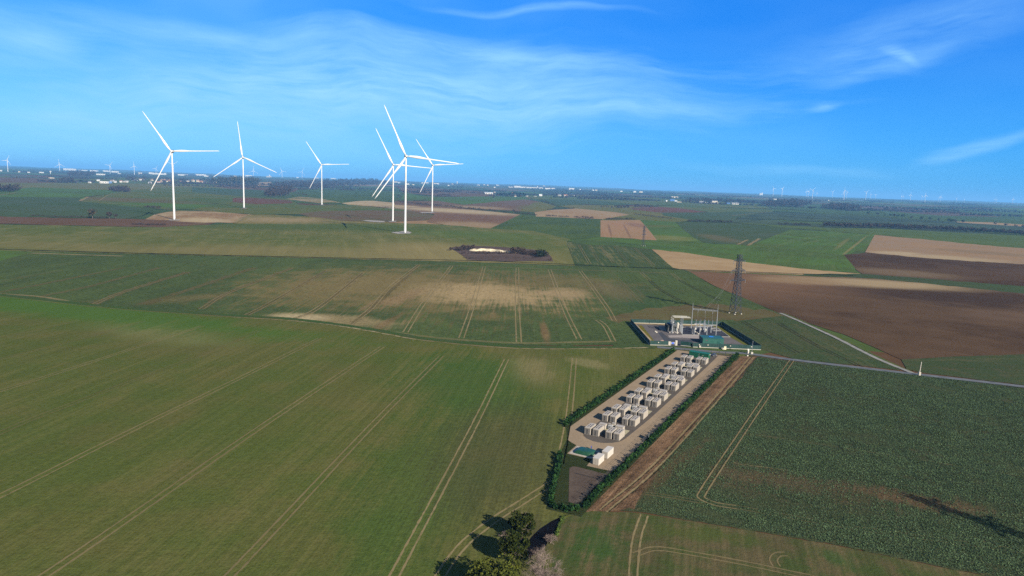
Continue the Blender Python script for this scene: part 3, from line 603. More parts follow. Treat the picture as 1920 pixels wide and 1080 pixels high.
# farm track along the edge of the near crop: grass verge, pale edge
ribbon('grass_verge', [(-150, 537), (0, 553), (200, 575), (400, 590), (550, 599), (700, 619), (800, 636), (960, 650), (1100, 652), (1228, 653)], fld((0.040, 0.075, 0.022), (0.05, 0.07, 0.028), big=.05, bump=.6, speck=.8, speckk=.5), 5.0, (1.0,), .05, 4, .06)
ribbon('farm_track', [(440, 594), (550, 601), (640, 611), (700, 621), (800, 638), (960, 652), (1100, 653), (1215, 651)], mat_worn('chalky_track', (0.30, 0.25, 0.15), (0.16, 0.13, 0.07), (.36, .52), .35, .9), 1.5, (-1.0,), .08, 3, .2)
ribbon('farm_track', [(-150, 540), (0, 555), (200, 577), (440, 594)], WORN_F, 1.4, (-1.0,), .08, 3, .2)
ribbon('ditch', [(L_, 459), (0, 467.5), (300, 476), (640, 484), (850, 488), (1000, 493), (1290, 506), (1500, 513.5), (1600, 517)], mat_plain('dark_ditch_grass', (0.018, 0.022, 0.014), 1, var=.4, scale=.05, spec=0), 3.0, (0,), .15, 8, .25)
ribbon('farm_track', [(60, 475), (100, 476.5), (160, 478.5), (230, 480.5)], WORN_P, 5, (0,), .12, 6, .2)
ribbon('wheel_track', [(1485, 675), (1441, 738), (1391, 812), (1348, 876), (1318, 923), (1316, 934), (1342, 945), (1380, 951)], WORN_P, .42, (-.95, .95), .05, 1.2, .15)
ribbon('wheel_track', [(1485, 675), (1441, 738), (1391, 812), (1348, 876), (1318, 923)], RUT, .35, (-1.25, .62), .04, 1.2, .15)
ribbon('wheel_track', [(1380, 951), (1411, 956), (1604, 990), (1912, 1033), (2100, 1062)], WORN_F, .36, (-.95, .95), .05, 1.2, .25)
ribbon('wheel_track', [(1392, 814), (1450, 819), (1565, 837), (1740, 864), (1912, 892)], WORN_F, .5, (-.3, ), .05, 1.5, .2)
ribbon('wheel_track', [(1366, 862), (1385, 870), (1415, 874), (1520, 887)], WORN, .4, (0,), .05, 1.2, .2)
ribbon('wheel_track', [(1210, 925), (1260, 932), (1316, 942)], WORN_F, .45, (-.7, .7), .05, 1.2, .2)
for pts in ([(1393, 603), (1440, 630), (1496, 662)], [(1460, 606), (1530, 647), (1615, 688)]): ribbon('wheel_track', pts, RUT, .8, (-1.1, 1.1), .04, 2, .2)
ribbon('wheel_track', [(1128, 957), (1223, 876), (1316, 776), (1408, 670)], WORN_P, .55, (-1.4, .5), .04, 1.2, .2)
ribbon('wheel_track', [(1131, 957), (1228, 876), (1321, 776), (1412, 670)], RUT, .35, (-1.5, .5), .05, 1.2, .2)
ribbon('wheel_track', [(1208, 966), (1195, 1005), (1190, 1040), (1186, 1090), (1180, 1160)], WORN_P, .45, (-.9, .9), .04, 1, .15)
ribbon('wheel_track', [(1190, 1040), (1230, 1029), (1296, 1038), (1400, 1057), (1490, 1076), (1600, 1098)], WORN, .4, (-.8, .8), .05, 1, .15)
ribbon('wheel_track', [(1456, 1062), (1450, 1050), (1458, 1040), (1474, 1039)], WORN, .35, (-.8, .8), .05, .6, .1)
# light tracks among the far fields
for pts, w in [([(150, 377.5), (157, 374), (166, 369.5)], 8), ([(150, 377.5), (190, 380.5), (290, 389), (320, 391.5)], 5), ([(290, 391), (360, 396.5), (420, 393), (466, 391)], 5), ([(185, 377.5), (210, 364), (246, 360.5)], 3),
               ([(440, 418.5), (452, 410), (468, 402)], 6), ([(380, 360), (413, 362.5)], 4), ([(0, 366.5), (30, 362)], 5), ([(320, 423), (360, 421.5), (385, 419.5)], 6), ([(1372, 405), (1410, 401), (1446, 397.5)], 5), ([(1383, 459), (1402, 450)], 4), ([(1402, 461), (1424, 448)], 5), ([(1306, 441), (1400, 446)], 4), ([(617, 385.5), (700, 387.5)], 4)]:
    ribbon('farm_track', pts, WORN_P, w, (0,), .3, 12, .15)
ASPH = mat_plain('road_asphalt', (0.105, 0.115, 0.13), .9, var=.25, scale=.3, spec=.2)
CONC_R = mat_plain('pale_concrete_road', (0.22, 0.215, 0.20), .9, var=.25, scale=.3, spec=.2)
ribbon('road', [(1232, 651), (1290, 655), (1350, 660.5), (1400, 663), (1490, 675), (1690, 698.5), (1800, 711), (1920, 725), (R_, 757)], ASPH, 4.2, (0,), .07, 3, .02)
ribbon('road', [(1462, 587), (1480, 594), (1560, 630), (1640, 670), (1712, 700)], CONC_R, 2.4, (0,), .06, 3, .03)
ribbon('verge', [(1462, 587), (1480, 594), (1560, 630), (1640, 670), (1700, 697)], fld(GRN, (0.08, 0.09, 0.03), big=.06, bump=.6, speck=.9, speckk=.5), 1.6, (2.3,), .045, 3, .2)

# ------------------------------------------------------------------ wind turbines
WHITE = mat_plain('turbine_white', (0.56, 0.57, 0.585), .35, var=.03, scale=.05, spec=.4)
NACG = mat_plain('nacelle_grey', (0.55, 0.56, 0.58), .5, var=.05)
DARKG = mat_plain('dark_grey_metal', (0.06, 0.065, 0.07), .5, var=.15)
PALEC = mat_plain('gravel_pad_pale', (0.30, 0.27, 0.23), .95, var=.25, scale=.15, spec=.1)
def blade_mesh(Rr, fat=1.0):
    b = MB(); k = 10; n = 16; V = []; F = []
    for i in range(n+1):
        t = i/n; z = Rr*(0.015+0.985*t)
        chord = fat*Rr*(0.016+0.026*math.exp(-((t-.20)/.12)**2)+0.018*(1-t)*(t > .05)) if t < .97 else fat*Rr*.008
        if t < .05: chord = fat*Rr*.026
        th = chord*(1.0 if t < .05 else max(.18, .55-1.6*t)); tw = R(14*(1-t)**2)
        for j in range(k):
            w = 2*math.pi*j/k; x = math.cos(w)*chord/2-(chord*.18 if t > .05 else 0); y = math.sin(w)*th/2
            V.append((x*math.cos(tw)-y*math.sin(tw), x*math.sin(tw)+y*math.cos(tw)-Rr*.02*t*t, z))
    for i in range(n):
        for j in range(k): F.append((i*k+j, i*k+(j+1) % k, (i+1)*k+(j+1) % k, (i+1)*k+j))
    F.append(tuple(n*k+j for j in range(k))); F.append(tuple(range(k-1, -1, -1)))
    return b.add(V, F)
def turbine(base, hub, Rr, ang, label, group, yaw=R(14), main=True):
    t = thing('wind_turbine', label, 'wind turbine', base, yaw, group); s = hub/117
    ks = 20 if main else 8
    b = MB(); hh = [0, .02, .25, .5, .75, .985]; rr = [1.95, 1.9, 1.7, 1.48, 1.25, 1.05] if main else [3.4, 3.3, 3.0, 2.8, 2.6, 2.4]
    b.tube([(0, 0, hub*q) for q in hh], [x*s for x in rr], ks); tw = b.build('tower', WHITE, t, True)
    if main:
        MB().box((2.2*s*.9, -.9*s, 1.7*s), (.9*s, .25*s, 2.4*s), R(60)).build('door', DARKG, tw)
    b = MB(); b.box((0, 3.6*s, hub+.2*s), (4.0*s, 11*s, 4.0*s), 0, bev=.7*s); nc = b.build('nacelle', WHITE, t, True)
    if main:
        MB().box((0, 7.4*s, hub+2.7*s), (3.0*s, 2.4*s, 1.0*s)).build('cooler', DARKG, nc)
        MB().box((0, 2.2*s, hub-2.05*s), (2.6*s, 5*s, .5*s)).build('underside_hatch', DARKG, nc)
    b = MB(); b.tube([(0, -1.9*s, hub), (0, -3.2*s, hub), (0, -4.6*s, hub), (0, -5.6*s, hub), (0, -6.0*s, hub)], [1.7*s, 2.1*s, 1.9*s, 1.1*s, .15*s], ks); b.build('hub', WHITE, t, True)
    mesh = None
    for i in range(3):
        if mesh is None: o = blade_mesh(Rr, .88 if main else 1.7).build('blade', WHITE, t, True); mesh = o.data
        else: o = bpy.data.objects.new('blade', mesh); link(o, t)
        o.location = (0, -3.6*s, hub); o.rotation_euler = (0, R(ang+120*i), 0)
    return t
def hub_height(base, y):
    b = np.array(base, float)
    def py(h):
        v = b+[0, 0, h]-np.array([0, 0, CAMH]); return 540-FPX*(v@_u)/(v@_f)
    lo, hi = 0., 600.
    for _ in range(40):
        mid = (lo+hi)/2
        if py(mid) > y: lo = mid
        else: hi = mid
    return lo
PADM = mat_plain('turbine_pad_gravel', (0.30, 0.28, 0.26), .95, var=.3, scale=.2, spec=.05)
for bx, by, hy, blade_px, ang, lab in [
    (759.5, 437, 293, 98, -24.5, 'tallest white wind turbine, nearest, standing on a square gravel pad in the olive field'),
    (327, 412, 284, 83, -33, 'tall white wind turbine on brown soil beside the tan mound, left of the others'),
    (457.5, 390, 295, 65, -6.5, 'white wind turbine with one blade pointing nearly straight up, behind the tan mound'),
    (603.5, 384, 309, 50, -33.5, 'white wind turbine standing alone in front of the long dark wood'),
    (736.5, 415, 309, 72, -27, 'white wind turbine just left of and behind the tallest turbine, beside a pale gravel strip'),
    (810, 397, 310, 57, -35, 'white wind turbine at the right end of the large ones, beside brown fields')]:
    p = G(bx, by); h = hub_height(p, hy); turbine(p, h, blade_px*px2m(p), ang, lab, 'large wind turbines in the middle distance')
def pad(pts, name='gravel_pad'):
    W_ = [G(*q) for q in pts]; b = MB(); n = len(W_)
    b.add([(q[0], q[1], q[2]+.25+max(0, (dist(q)-900)*.0005)) for q in W_], [tuple(range(n))]); tag(b.build(name, PADM), kind='structure')
pad([(733, 436), (762, 433), (772, 436), (768, 438.3), (745, 438.5)]); pad([(316, 412.3), (338, 411.8), (336, 413.6), (318, 413.8)])
pad([(678, 414), (690, 413), (722, 415), (720, 417), (700, 416.5)]); pad([(728, 415), (744, 414.3), (742, 416), (729, 416.2)])
pad([(786, 398.3), (818, 398), (810, 400), (790, 399.8)]); pad([(452, 391), (464, 390.3), (462, 391.8)]); pad([(600, 384.5), (608, 384.2), (606, 385.4)])

ORD = ['first', 'second', 'third', 'fourth', 'fifth', 'sixth', 'seventh', 'eighth', 'ninth', 'tenth', 'eleventh', 'twelfth', 'thirteenth', 'fourteenth', 'fifteenth', 'sixteenth', 'seventeenth',
       'eighteenth', 'nineteenth', 'twentieth', 'twenty-first', 'twenty-second', 'twenty-third', 'twenty-fourth', 'twenty-fifth', 'twenty-sixth', 'twenty-seventh', 'twenty-eighth', 'twenty-ninth', 'thirtieth']
def far_turbine(hx, hy, by, L, ang, label, group):
    hpx = by-hy; D = min(max(118*FPX/max(hpx, 6), 5500), 15500)
    d = pix_ray(hx, hy); a = d[:2]/np.linalg.norm(d[:2]); q = a*D; hubz = CAMH+d[2]/np.linalg.norm(d[:2])*D
    bz = float(terrain(q[0], q[1])); h = max(hubz-bz, 60); turbine((q[0], q[1], hubz-h), h, L*px2m((q[0], q[1], hubz)), ang, label, group, R(14), False)
LT = [(13.4, 300.3, 319.6, 10.3, 24), (111.3, 308, 324, 10, -5), (205.8, 310, 326, 8.7, 38), (251.3, 311.3, 328, 8.3, 0), (292.3, 316.3, 328, 7.3, 27), (324.5, 308.5, 328, 10.5, 55), (475.2, 320, 331, 9.7, 5), (528.7, 321.3, 333, 9, -25), (566.3, 322.3, 332.5, 8.3, 22)]
LTX = ['at the far left edge', 'above the pale sheds', 'left of the village', 'above the white houses', 'near the long-bladed turbine tip', 'half hidden behind the tall left turbine', 'above the poplars', 'over the left end of the dark wood', 'over the middle of the dark wood']
for i, a in enumerate(LT): far_turbine(*a, f'small white wind turbine on the left horizon, {LTX[i]}', 'distant turbines on the left horizon')
RT = [(1450.5, 353.5, 366.5, 6, -25), (1467, 353.7, 366.8, 6.5, 38), (1513, 358.5, 369, 5, -15), (1516.3, 358.8, 370, 7, 30), (1524.5, 356.5, 371.5, 7, 40), (1532, 362.3, 370.5, 5, -5), (1561.5, 360, 368, 5.5, 47), (1581, 363, 371, 4.2, 10), (1584, 357.5, 372.5, 6.5, -8),
      (1588, 361, 370, 5, -25), (1624.5, 360.5, 373.5, 6.5, 50), (1633, 364.5, 373, 4.5, -20), (1642, 365.7, 374, 5, 55), (1691, 367.5, 376.5, 4.7, -10), (1693.8, 368, 375.5, 4, 20), (1707.8, 365, 377, 6, 0), (1729, 368.5, 377, 4.2, -20), (1735.5, 366.3, 381, 6.2, -5),
      (1760.5, 371, 378.5, 4, 30), (1764, 369, 379.5, 6, 2), (1794, 372, 380, 4, 40), (1808.5, 374, 382, 4, 0), (1866, 373, 382, 4.5, 15), (1869, 374, 382, 4, -15), (1899.5, 373, 383, 5.2, -12)]
for i, a in enumerate(RT):
    far_turbine(*a, f'tiny hazy wind turbine on the right horizon, {ORD[i]} from the left there', 'distant turbines on the right horizon')

# ------------------------------------------------------------------ the battery yard
SO = np.array([36.1, 209.2]); SN = np.array([0.87642, -0.48155]); SV = np.array([0.48155, 0.87642]); SRZ = math.atan2(SN[1], SN[0])
def S(n, v, z=0.0): q = SO+SN*n+SV*v; return (q[0], q[1], z)
def sheet(name, pts, mat, z, kind='structure', thick=0.0):
    b = MB(); P3 = [(p[0], p[1], z) for p in pts]; n = len(P3)
    ar = sum(P3[i][0]*P3[(i+1) % n][1]-P3[(i+1) % n][0]*P3[i][1] for i in range(n))
    if ar < 0: P3 = P3[::-1]
    if thick:
        lo = [(p[0], p[1], z-thick) for p in P3]
        b.add(P3+lo, [tuple(range(n))]+[(i+n, (i+1) % n+n, (i+1) % n, i) for i in range(n)])
    else: b.add(P3, [tuple(range(n))])
    return tag(b.build(name, mat), kind=kind)
def mat_gravel(name, c1, c2, dark, sc=2.2, dots=.6):
    mt, k, out = newmat(name); g = k.node('ShaderNodeNewGeometry'); P = g.outputs['Position']
    n1 = k.noise(P, .12, 4); n2 = k.noise(P, sc, 4, .7); n3 = k.noise(P, sc*.55, 2, .5)
    col = k.mix(k.ramp(n1, .35, .65), c1, c2); col = k.mix(k.ramp(n3, .66, .72, 0, dots), col, dark)
    col = k.scale_col(col, k.ramp(n2, .25, .75, .78*ALB, 1.2*ALB)); d = k.node('ShaderNodeBsdfDiffuse'); k.l.new(col, d.inputs[0]); k.l.new(d.outputs[0], out.inputs[0]); return mt
M_YARD = mat_gravel('yard_gravel', (0.240, 0.185, 0.130), (0.265, 0.205, 0.145), (0.12, 0.09, 0.065))
M_STRIP = mat_gravel('dark_gravel', (0.085, 0.074, 0.066), (0.10, 0.088, 0.078), (0.05, 0.044, 0.038), 2.0, .3)
M_VERGE = fld((0.026, 0.036, 0.014), (0.036, 0.042, 0.016), big=.08, bump=.8, speck=1.1, speckk=.5)
sheet('grass_verge', [S(*q) for q in [(-21.6, 2), (-21.6, 134), (-18, 138), (9.9, 144), (9.9, -53.6), (0.8, -54.6), (-11.2, -21), (-14.5, -8.5), (-19.3, 1.5)]], M_VERGE, .02)
sheet('gravel_yard', [S(*q) for q in [(-18.6, 3.5), (-19.3, 137.1), (7.1, 139.9), (6.9, -23.6), (-1.05, -24.0), (-1.6, -18.6), (-9.7, -18.8), (-10, -11.1), (-12.2, -9.9), (-14.0, -8.6)]], M_YARD, .06, thick=.05)
sheet('dark_gravel_strip', [S(*q) for q in [(-12.3, 131), (-12.3, -.4), (-11.3, -2.4), (-9.6, -3.95), (-7.1, -4.9), (-5.2, -4.95), (-3.6, -4.55), (-1.4, -3.0), (.2, -.6), (.7, 1.2), (.95, 3), (1.6, 26), (1.3, 116), (.85, 137.7), (-2.5, 136.4), (-2.5, 131)]], M_STRIP, .064)
BASIN = mat_gravel('basin_liner', (0.078, 0.060, 0.050), (0.092, 0.072, 0.060), (0.05, 0.040, 0.034), 1.2, .3)
def basin():
    top = [(-4.6, -28.4), (-4.2, -26.7), (-3.0, -26.3), (6.0, -26.5), (6.5, -28), (6.4, -47), (5.2, -48.2), (4.0, -48)]
    bot = [(-2.3, -31.0), (-1.9, -30.8), (-1.4, -30.7), (5.7, -30.7), (5.9, -31), (5.8, -45.8), (5.2, -46.4), (4.6, -46.2)]
    b = MB(); n = len(top); b.add([S(*q, .07) for q in top]+[S(*q, .028) for q in bot], [(i, (i+1) % n, (i+1) % n+n, i+n) for i in range(n)]+[tuple(range(2*n-1, n-1, -1))])
    o = b.build('retention_basin', BASIN); tag(o, kind='structure')
    bm = bmesh.new(); bm.from_mesh(o.data); bmesh.ops.recalc_face_normals(bm, faces=bm.faces)
    for f in bm.faces:
        if f.normal.z < 0: f.normal_flip()
    bm.to_mesh(o.data); bm.free()
    ed = MB(); ed.box((*S(1.9, -30.72)[:2], .07), (7.4, .22, .16), SRZ); tag(ed.build('basin_edge', mat_plain('dark_kerb', (0.03, 0.025, 0.025), .8)), kind='structure')
basin()
BOXW = mat_plain('container_off_white', (0.37, 0.335, 0.29), .55, var=.06, scale=.8)
BOXS = mat_plain('container_slit', (0.045, 0.04, 0.045), .7)
BOXD = mat_plain('container_door_grey', (0.38, 0.345, 0.30), .55, var=.08)
ZY = .064
def battery_container(label, loc):
    t = thing('battery_container', label, 'battery container', loc, SRZ, 'battery containers in the fenced yard')
    w, l, h = 1.95, 5.0, 2.35
    b = MB(); b.box((0, 0, h/2+.06), (w, l, h-.12)); b.box((0, 0, .06), (w-.1, l-.1, .12))
    for i in range(13):
        y = -l/2+.2+i*(l-.4)/12
        for sx in (-1, 1):
            b.box((sx*(w/2+.012), y, h*.29), (.03, .16, h*.42)); b.box((sx*(w/2+.012), y, h*.75), (.03, .16, h*.38))
    for sx in (-1, 1): b.box((sx*(w/2+.014), 0, h*.535), (.04, l, .06))
    for sx in (-1, 1):
        for sy in (-1, 1): b.box((sx*(w/2-.04), sy*(l/2-.04), h/2), (.14, .14, h+.02))
    b.build('body', BOXW, t)
    for sx in (-1, 1):
        for sy in (-1,):
            d = MB(); d.box((sx*w*.245, sy*(l/2+.02), h/2), (w*.44, .05, h*.86))
            for q in (-.42, -.21, 0, .21, .42): d.box((sx*w*.245+q*w*.40, sy*(l/2+.05), h/2), (.055, .03, h*.82), mi=1)
            dr = d.build('door', [BOXD, BOXS], t); MB().tube([(sx*.12, sy*(l/2+.10), .3), (sx*.12, sy*(l/2+.10), 2.0)], .03, 6).build('handle', BOXS, dr)
        v = MB()
        for q in (-1.35, -.45, .9): v.box((sx*.42, q+.2, h+.012), (.27, .72 if q != .9 else 1.05, .05))
        v.build('roof_vent', BOXS, t)
    return t
COLN = ['leftmost', 'second', 'third', 'rightmost']
NC = [-10.8, -8.0, -3.65, -1.0]; ROWV = [0, 15.44, 24.3, 40.0, 49.1, 64.85, 74.0, 89.5, 99.3, 115.45]
proto = None
for i, v in enumerate(ROWV):
    rown = 'nearest row to the white sheds' if i == 0 else ('farthest row, next to the green cabin' if i == 9 else f'{ORD[i]} row from the white sheds')
    for j, n in enumerate(NC):
        loc = S(n, v+2.5+(0 if j == 3 else -.55+.2*j), ZY); lab = f'ribbed off-white battery container, {COLN[j]} in the {rown}'
        if proto is None: proto = battery_container(lab, loc)
        else: dup(proto, loc, None, lab)
PADY = mat_plain('concrete_slab_yellowish', (0.33, 0.30, 0.20), .9, var=.2)
GREYM = mat_plain('equipment_grey', (0.36, 0.37, 0.38), .5, var=.1)
def slab_box(name, label, loc, size, h):
    t = thing(name, label, 'inverter cabinet', loc, SRZ, 'inverter cabinets between the container rows'); w, l = size
    b = MB(); b.box((0, 0, .1), (w*.96, l*.94, .2)); b.box((0, 0, h/2+.1), (w, l, h-.2), bev=.03); b.build('body', BOXW, t)
    r = MB(); r.box((0, 0, h+.06), (w+.12, l+.12, .12), bev=.03); r.build('roof', BOXW, t)
    for q in np.linspace(-w*.36, w*.36, 4):
        d = MB(); d.box((q, -l/2-.012, h*.5), (w*.17, .05, h*.66))
        for z in np.linspace(.35, h*.75, 6): d.box((q, -l/2-.04, z), (w*.14, .03, .05))
        d.build('louvre_door', BOXD, t)
    return t
def transformer_unit(label, loc):
    t = thing('transformer_unit', label, 'transformer', loc, SRZ, 'transformer units between the inverter cabinets')
    b = MB(); b.box((-.3, -.1, .75), (1.5, 1.3, 1.3), bev=.05); b.box((-.3, -.1, .08), (1.7, 1.6, .16)); b.build('tank', GREYM, t)
    for sy in (-1, 1):
        f = MB()
        for q in np.linspace(-.95, .35, 8): f.box((q, sy*.85-.1, .75), (.05, .36, .95))
        f.build('cooling_fins', GREYM, t)
    c = MB(); c.box((.55, .55, 1.0), (1.0, .9, 1.9), bev=.04); c.box((.55, .55, 2.0), (1.12, 1.0, .1)); c.build('switch_cabinet', BOXW, t)
    c = MB(); c.box((-.9, .3, 1.55), (.9, .5, .3), bev=.05); c.tube([(-.3, -.1, 1.4), (-.3, -.1, 1.75)], .09, 8); c.tube([(.1, -.1, 1.4), (.1, -.1, 1.75)], .09, 8); c.tube([(-.7, -.1, 1.4), (-.7, -.1, 1.75)], .09, 8); c.build('bushings', BOXW, t)
    c = MB(); c.tube([(.1, .2, 1.7), (.1, .2, 1.9), (.9, .2, 1.9)], .08, 6); c.build('cable_duct', GREYM, t)
    return t
pl, pr, pt = None, None, None
for i, v in enumerate([0, 24.3, 49.1, 74.0, 99.3]):
    o5 = [S(-10.2, v+6.4), S(-.3, v+6.4), S(-.3, v+11), S(-10.2, v+11)]; sheet('concrete_pad', o5, PADY, ZY+.03, thick=.028)
    w5 = ['nearest group', 'second group from the near end', 'middle group', 'fourth group from the near end', 'farthest group, below the green cabin'][i]
    la = [f'low off-white inverter cabinet, left one of the {w5}', f'low off-white inverter cabinet, right one of the {w5}', f'grey transformer unit amid the {w5} of inverter cabinets']
    A = S(-8.75, v+8.0, ZY+.03); B = S(-3.05, v+8.9, ZY+.03); C_ = S(-6.0, v+9.0, ZY+.03)
    if pl is None:
        pl = slab_box('inverter_cabinet', la[0], A, (2.3, 1.7), 1.55); pr = slab_box('inverter_cabinet', la[1], B, (2.7, 1.9), 1.6); pt = transformer_unit(la[2], C_)
    else:
        dup(pl, A, None, la[0]); dup(pr, B, None, la[1]); dup(pt, C_, None, la[2])
SHEDW = mat_plain('shed_white', (0.47, 0.44, 0.40), .5, var=.04)
def white_shed(label, n, v, l, h):
    t = thing('storage_shed', label, 'storage shed', S(n, v, .06), SRZ, 'plain white storage sheds')
    b = MB(); b.box((0, 0, h/2), (1.85, l, h), bev=.03); b.build('body', SHEDW, t); b = MB(); b.box((0, 0, h+.03), (1.95, l+.1, .07)); b.build('roof', SHEDW, t)
    b = MB()
    for q in (-.45, .45): b.box((q, -l/2-.015, h*.48), (.84, .04, h*.86))
    b.build('door', BOXD, t)
white_shed('plain white shed at the near edge of the gravel, nearest the dark basin', .9, -19.9, 4.4, 2.0)
white_shed('plain white shed behind another, nearest the ribbed containers', 1.3, -13.5, 4.9, 2.05)
# water bladder
def bladder():
    mt = mat_plain('green_tarpaulin', (0.008, 0.055, 0.024), .45, var=.12, scale=.6, spec=.5)
    sheet('concrete_pad', [S(*q) for q in [(-9.3, -18.4), (-9.5, -11.6), (-1.9, -11.6), (-1.9, -18.4)]], mat_plain('tank_pad', (0.36, 0.33, 0.29), .9, var=.15), .09, thick=.025)
    t = thing('water_tank', 'dark green pillow-shaped flexible water tank on a pale pad', 'water tank', S(-5.4, -15.0, .09), SRZ)
    nx, ny = 34, 26; V = []; F = []
    for j in range(ny+1):
        for i in range(nx+1):
            u = i/nx*2-1; w = j/ny*2-1; x = u*2.95; y = w*2.5
            kx = max(0, 1-abs(u)**5); ky = max(0, 1-abs(w)**5); cr = max(0, 1-(abs(u)**6+abs(w)**6))
            V.append((x*(1-.05*abs(w)**4), y*(1-.05*abs(u)**4), .95*(kx*ky)**.42*(.9+.1*cr)+.02*math.sin(i*1.3)*kx*ky))
    for j in range(ny):
        for i in range(nx): a = j*(nx+1)+i; F.append((a, a+1, a+nx+2, a+nx+1))
    b = MB(); b.add(V, F); b.build('bladder', mt, t, True)
    c = MB(); c.tube([(.1, .2, .88), (.1, .2, 1.02)], .16, 10); c.build('filler_cap', DARKG, t)
    c = MB(); c.tube([(2.9, -1.8, .15), (3.3, -1.8, .15), (3.3, -1.8, .35)], .07, 8); c.build('outlet_pipe', DARKG, t)
bladder()
GREENC = mat_plain('dark_green_paint', (0.008, 0.080, 0.042), .5, var=.1)
def green_cabin():
    t = thing('control_cabin', 'long dark green flat-roofed cabin at the far end of the battery yard', 'cabin', S(-6.15, 128.6, .06), SRZ+R(-2))
    b = MB(); b.box((0, 0, 1.25), (9.5, 3.6, 2.5)); b.build('body', GREENC, t)
    r = MB(); r.box((0, 0, 2.56), (9.7, 3.8, .12)); r.build('roof', mat_plain('green_roof', (0.010, 0.105, 0.055), .5), t)
    d = MB(); d.box((1.2, -1.83, 1.05), (1.0, .06, 2.0)); dr = d.build('door', mat_plain('green_door', (0.006, 0.06, 0.034), .5), t)
    MB().box((1.6, -1.88, 1.1), (.06, .06, .25)).build('handle', GREYM, dr)
    MB().box((.2, -1.83, 1.3), (.08, .05, 2.3)).build('downpipe', GREYM, t)
    MB().box((2.1, -1.84, 1.45), (.34, .04, .34)).build('notice', SHEDW, t)
    MB().box((4.95, .2, 2.0), (.35, .6, .4)).build('air_conditioner', SHEDW, t)
green_cabin()

# wire fence round the yard
WIRE = mat_plain('fence_wire', (0.10, 0.085, 0.075), .6, var=.1)
def wire_fence(label, a, b_, h=1.9, step=3.2, name='wire_fence', skip=()):
    a, b_ = np.array(a), np.array(b_); L = np.linalg.norm(b_-a); d = (b_-a)/L; n = int(L/step)
    t = thing(name, label, 'fence', (a[0], a[1], .06), math.atan2(d[1], d[0]))
    w = MB()
    for z in np.linspace(.1, h-.05, 6): w.bar((0, 0, z), (L, 0, z), .022)
    for x in np.arange(0, L, .55): w.bar((x, 0, .05), (x, 0, h-.05), .014)
    w.build('mesh_panel', WIRE, t); pm = None
    for i in range(n+1):
        if pm is None: o = MB().box((0, 0, h/2+.05), (.09, .09, h+.1)).build('post', DARKG, t); pm = o.data
        else: o = bpy.data.objects.new('post', pm); link(o, t)
        o.location = (L*i/n, 0, 0)
    return t
wire_fence('long thin wire fence with dark posts along the right edge of the battery gravel', S(7.15, -23.4)[:2], S(7.3, 139.2)[:2])
wire_fence('thin wire fence across the far end of the yard, left of the gates', S(-19.2, 137.0)[:2], S(-2.6, 138.6)[:2], step=3.0)
wire_fence('dark wire fence between the basin and the hedge beside the dirt track', S(7.0, -24.5)[:2], S(6.9, -50)[:2])
def gate(label, a, b_, sign=False):
    a, b_ = np.array(a), np.array(b_); L = np.linalg.norm(b_-a); d = (b_-a)/L
    t = thing('yard_gate', label, 'gate', (a[0], a[1], .06), math.atan2(d[1], d[0]), 'gates at the far end of the yard')
    f = MB(); W2 = 1.85
    f.box((L/2, 0, .18), (L-.1, .06, .08)); f.box((L/2, 0, W2), (L-.1, .06, .08)); f.box((.06, 0, 1.0), (.08, .06, 1.75)); f.box((L-.06, 0, 1.0), (.08, .06, 1.75)); f.build('frame', mat_gate, t)
    s = MB()
    for x in np.arange(.2, L-.1, .16): s.bar((x, 0, .2), (x, 0, W2), .03)
    s.build('bars', mat_gate, t)
    for x in (0, L): MB().box((x, 0, 1.05), (.14, .14, 2.1)).build('post', DARKG, t)
    if sign: MB().box((L/2, -.06, 1.15), (L*.55, .04, .42)).build('notice_board', DARKG, t)
mat_gate = mat_plain('gate_bronze', (0.17, 0.13, 0.105), .6)
gate('bronze barred gate leaf behind the parked car', S(-2.5, 138.4)[:2], S(1.0, 139.1)[:2]); gate('bronze gate leaf carrying a dark notice board', S(1.15, 139.2)[:2], S(3.9, 139.5)[:2], True); gate('bronze gate leaf nearest the right hedge', S(4.05, 139.5)[:2], S(7.1, 139.9)[:2])
t = thing('steel_gate', 'small solid dark gate in the wire fence beside the right hedge', 'gate', S(7.45, 6.9, .06), SRZ+R(90))
MB().box((0, 0, 1.0), (2.0, .08, 1.9)).build('leaf', DARKG, t)
for x in (-1.05, 1.05): MB().box((x, 0, 1.1), (.12, .14, 2.2)).build('post', DARKG, t)

# hedges
HEDGE = mat_leaf('hedge_leaves', (0.026, 0.066, 0.018), (0.013, 0.036, 0.013), .35, (0.046, 0.085, 0.024), 1.2)
def hedge(label, pts, h=2.2, w=1.0, gap=1.35, per=66, size=.5):
    L = smooth_line(pts, .4) if len(pts) > 2 else np.linspace(np.array(pts[0], float), np.array(pts[1], float), 200)
    seg = np.r_[0, np.cumsum(np.linalg.norm(np.diff(L, axis=0), axis=1))]; C = []; ST = MB()
    o = L[0]
    for s in np.arange(0, seg[-1], gap):
        x = np.interp(s, seg, L[:, 0])+rng.normal()*.18; y = np.interp(s, seg, L[:, 1])+rng.normal()*.18; hh = h*rng.uniform(.62, 1.25); r_ = w*rng.uniform(.72, 1.25)
        C.append(blob((x-o[0], y-o[1], hh*.56), (r_, r_, hh*.47), int(per*.72), .45)); C.append(blob((x-o[0], y-o[1], hh*.28), (r_*.95, r_*.95, hh*.27), int(per*.28), .3))
        ST.tube([(x-o[0], y-o[1], 0), (x-o[0], y-o[1], hh*.5)], [.07, .04], 5)
    t = thing('hedge', label, 'hedge', (o[0], o[1], .0)); np_quads('foliage', cards(np.vstack(C), size), HEDGE, t); ST.build('stems', DARKBARK, t)
DARKBARK = mat_plain('bark_dark', (0.045, 0.035, 0.028), .95, var=.3, scale=2, spec=.1)
